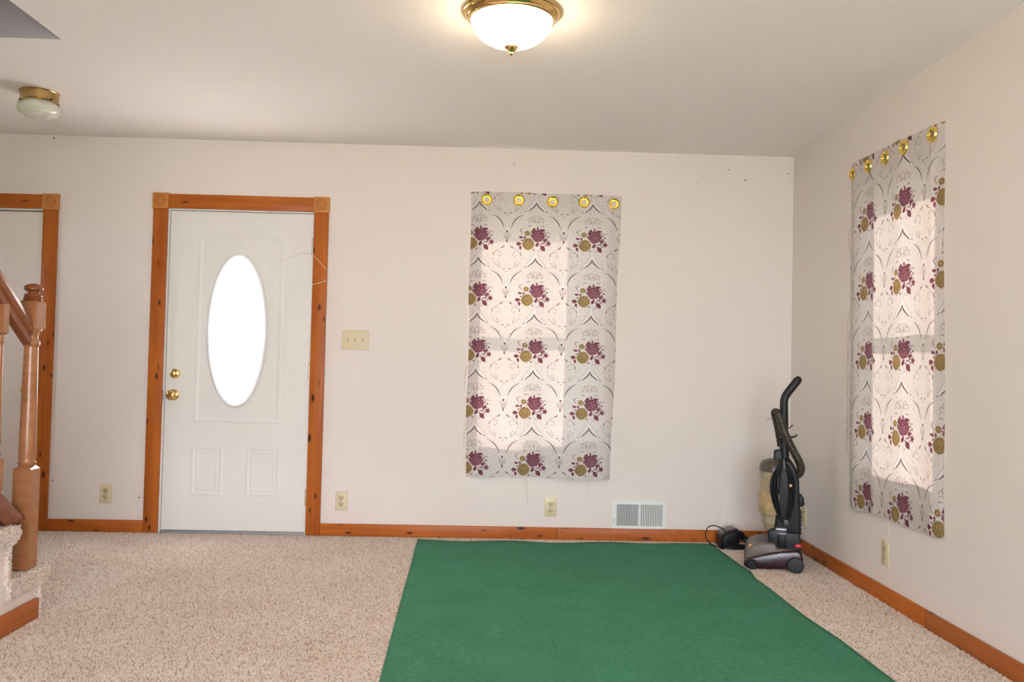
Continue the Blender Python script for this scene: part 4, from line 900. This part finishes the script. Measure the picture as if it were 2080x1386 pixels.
# wound power cord
bm = bm_new(); rg = random.Random(3)
for k in range(7):
    s = 1 - 0.085 * k; j = lambda: rg.uniform(-1.2, 1.2); dy = -0.122 + 0.006 * (k % 3)
    cx = 1589; ring = [(cx + 2 + j(), 934 + 5 * k * 0.5), (cx + 13 * s + j(), 948 + j()), (cx + 20 * s + j(), 975 + j()), (cx + 20 * s + j(), 1005 + j()), (cx + 13 * s + j(), 1035 + j()), (cx + 5 + j(), 1055 - 3 * k * 0.6), (cx - 8 * s + j(), 1045 + j()), (cx - 19 * s + j(), 1020 + j()), (cx - 25 * s + j(), 990 + j()), (cx - 22 * s + j(), 962 + j()), (cx - 10 * s + j(), 942 + j())]
    add_tube(bm, catmull([C3(p[0], p[1], dy) for p in ring], 5, True), 0.0042, 8, closed=True)
vpart('power_cord', bm, 'black', angle=80)
bm = bm_new(); add_prism(bm, [Cp(*p) for p in ((1586, 946), (1587, 928), (1590, 926), (1593, 946), (1590, 950))], 4.565, 4.605, 'Y', 0.003); vpart('cord_hook', bm, 'grey_pl')
bm = bm_new(); add_prism(bm, [Cp(*p) for p in ((1588, 1046), (1597, 1046), (1598, 1058), (1588, 1058))], 4.565, 4.605, 'Y', 0.004); vpart('cord_hook', bm, 'grey_pl')
bm = bm_new(); a = Cp(1599, 981); b = Cp(1604, 976); add_box(bm, (a[0], 4.570, a[1]), (b[0], 4.574, b[1])); tg_ = vpart('cord_tag', bm, 'yellow', smooth=False)

# ------------------------------------------------------------------ loose attachment beside the vacuum
YT = 5.13
def T3(a, b, dy=0.0): return (1.773 + (a - 1570) * 0.00306, YT + dy, -0.107 - (b - 1150) * 0.00301 + (a - 1570) * 0.00005)
att = empty('vacuum_attachment', (1.50, YT, 0.0)); tag(att, 'black hand-held vacuum attachment lying on the carpet against the baseboard', 'vacuum attachment')
AINV = Matrix.Translation((-1.50, -YT, 0.0))
def apart(name, bm, mat, angle=50):
    o = obj(name, bm, mat, smooth=True, angle=angle); o.parent = att; o.matrix_parent_inverse = AINV; return o
P2 = lambda a, b: (T3(a, b)[0], T3(a, b)[2])
bm = bm_new(); add_prism(bm, [P2(*p) for p in ((1458, 1108), (1459, 1092), (1461, 1084), (1470, 1078), (1480, 1074), (1490, 1072), (1496, 1075), (1498, 1082), (1497, 1098), (1492, 1108), (1480, 1112), (1465, 1112))], YT - 0.075, YT + 0.07, 'Y', 0.022, 4); apart('brush_housing', bm, 'black')
bm = bm_new(); add_prism(bm, [P2(*p) for p in ((1460, 1085), (1470, 1077), (1490, 1071), (1496, 1074), (1490, 1075), (1471, 1081))], YT - 0.055, YT + 0.05, 'Y', 0.005, 2); apart('top_strip', bm, 'maroon')
bm = bm_new(); add_tube(bm, catmull([T3(1493, 1088), T3(1502, 1086), T3(1508, 1092), T3(1515, 1096), T3(1520, 1099)], 5), [0.026 - 0.0006 * i for i in range(21)], 12); apart('swivel_neck', bm, 'black')
bm = bm_new(); add_tube(bm, [T3(1501, 1084, -0.01), T3(1505, 1079.5, -0.01)], [0.014, 0.011], 12); apart('lock_button', bm, 'black')
bm = bm_new(); add_tube(bm, catmull([T3(1470, 1110, -0.06), T3(1485, 1110, -0.065), T3(1500, 1109, -0.06), T3(1512, 1110, -0.055)], 4), [0.022, 0.023, 0.024, 0.024, 0.024, 0.024, 0.023, 0.023, 0.022, 0.021, 0.021, 0.020, 0.020], 14); apart('wand', bm, 'black')
bm = bm_new(); add_tube(bm, [T3(1509, 1110, -0.055), T3(1513, 1110, -0.055), T3(1526, 1109, -0.055), T3(1530, 1107, -0.055)], [0.021, 0.017, 0.017, 0.019], 14); apart('wand_tip', bm, 'grey_pl')
bm = bm_new(); add_lathe(bm, [(0.010, -0.006), (0.015, -0.004), (0.015, 0.004), (0.010, 0.006)], 20, T3(1511, 1097, -0.04), 'Y'); apart('wheel', bm, 'grey_pl')
bm = bm_new(); add_tube(bm, catmull([T3(1464, 1113, -0.075), T3(1456, 1106, -0.07), T3(1462, 1098, -0.06)], 5), 0.008, 8); add_tube(bm, [T3(1463, 1115.5, -0.08), T3(1472, 1113, -0.07)], 0.006, 8); apart('brush_foot', bm, 'black')
bm = bm_new(); add_tube(bm, catmull([T3(1474, 1079, 0.0), T3(1466, 1074, 0.0), T3(1456, 1070, 0.01), T3(1447, 1069, 0.01), T3(1438, 1073, 0.01), T3(1434, 1083, 0.01), T3(1435, 1094, 0.01), T3(1440, 1102, 0.0), T3(1448, 1107, -0.02), T3(1462, 1109.5, -0.04)], 7), 0.0031, 8); apart('cord', bm, 'black', 80)
bm = bm_new(); add_tube(bm, catmull([T3(1512, 1098, 0.0), T3(1524, 1097, 0.01), T3(1536, 1098, 0.01), T3(1545, 1101, 0.0), T3(1549, 1106, -0.02)], 6), 0.0042, 8); apart('lead', bm, 'black', 80)
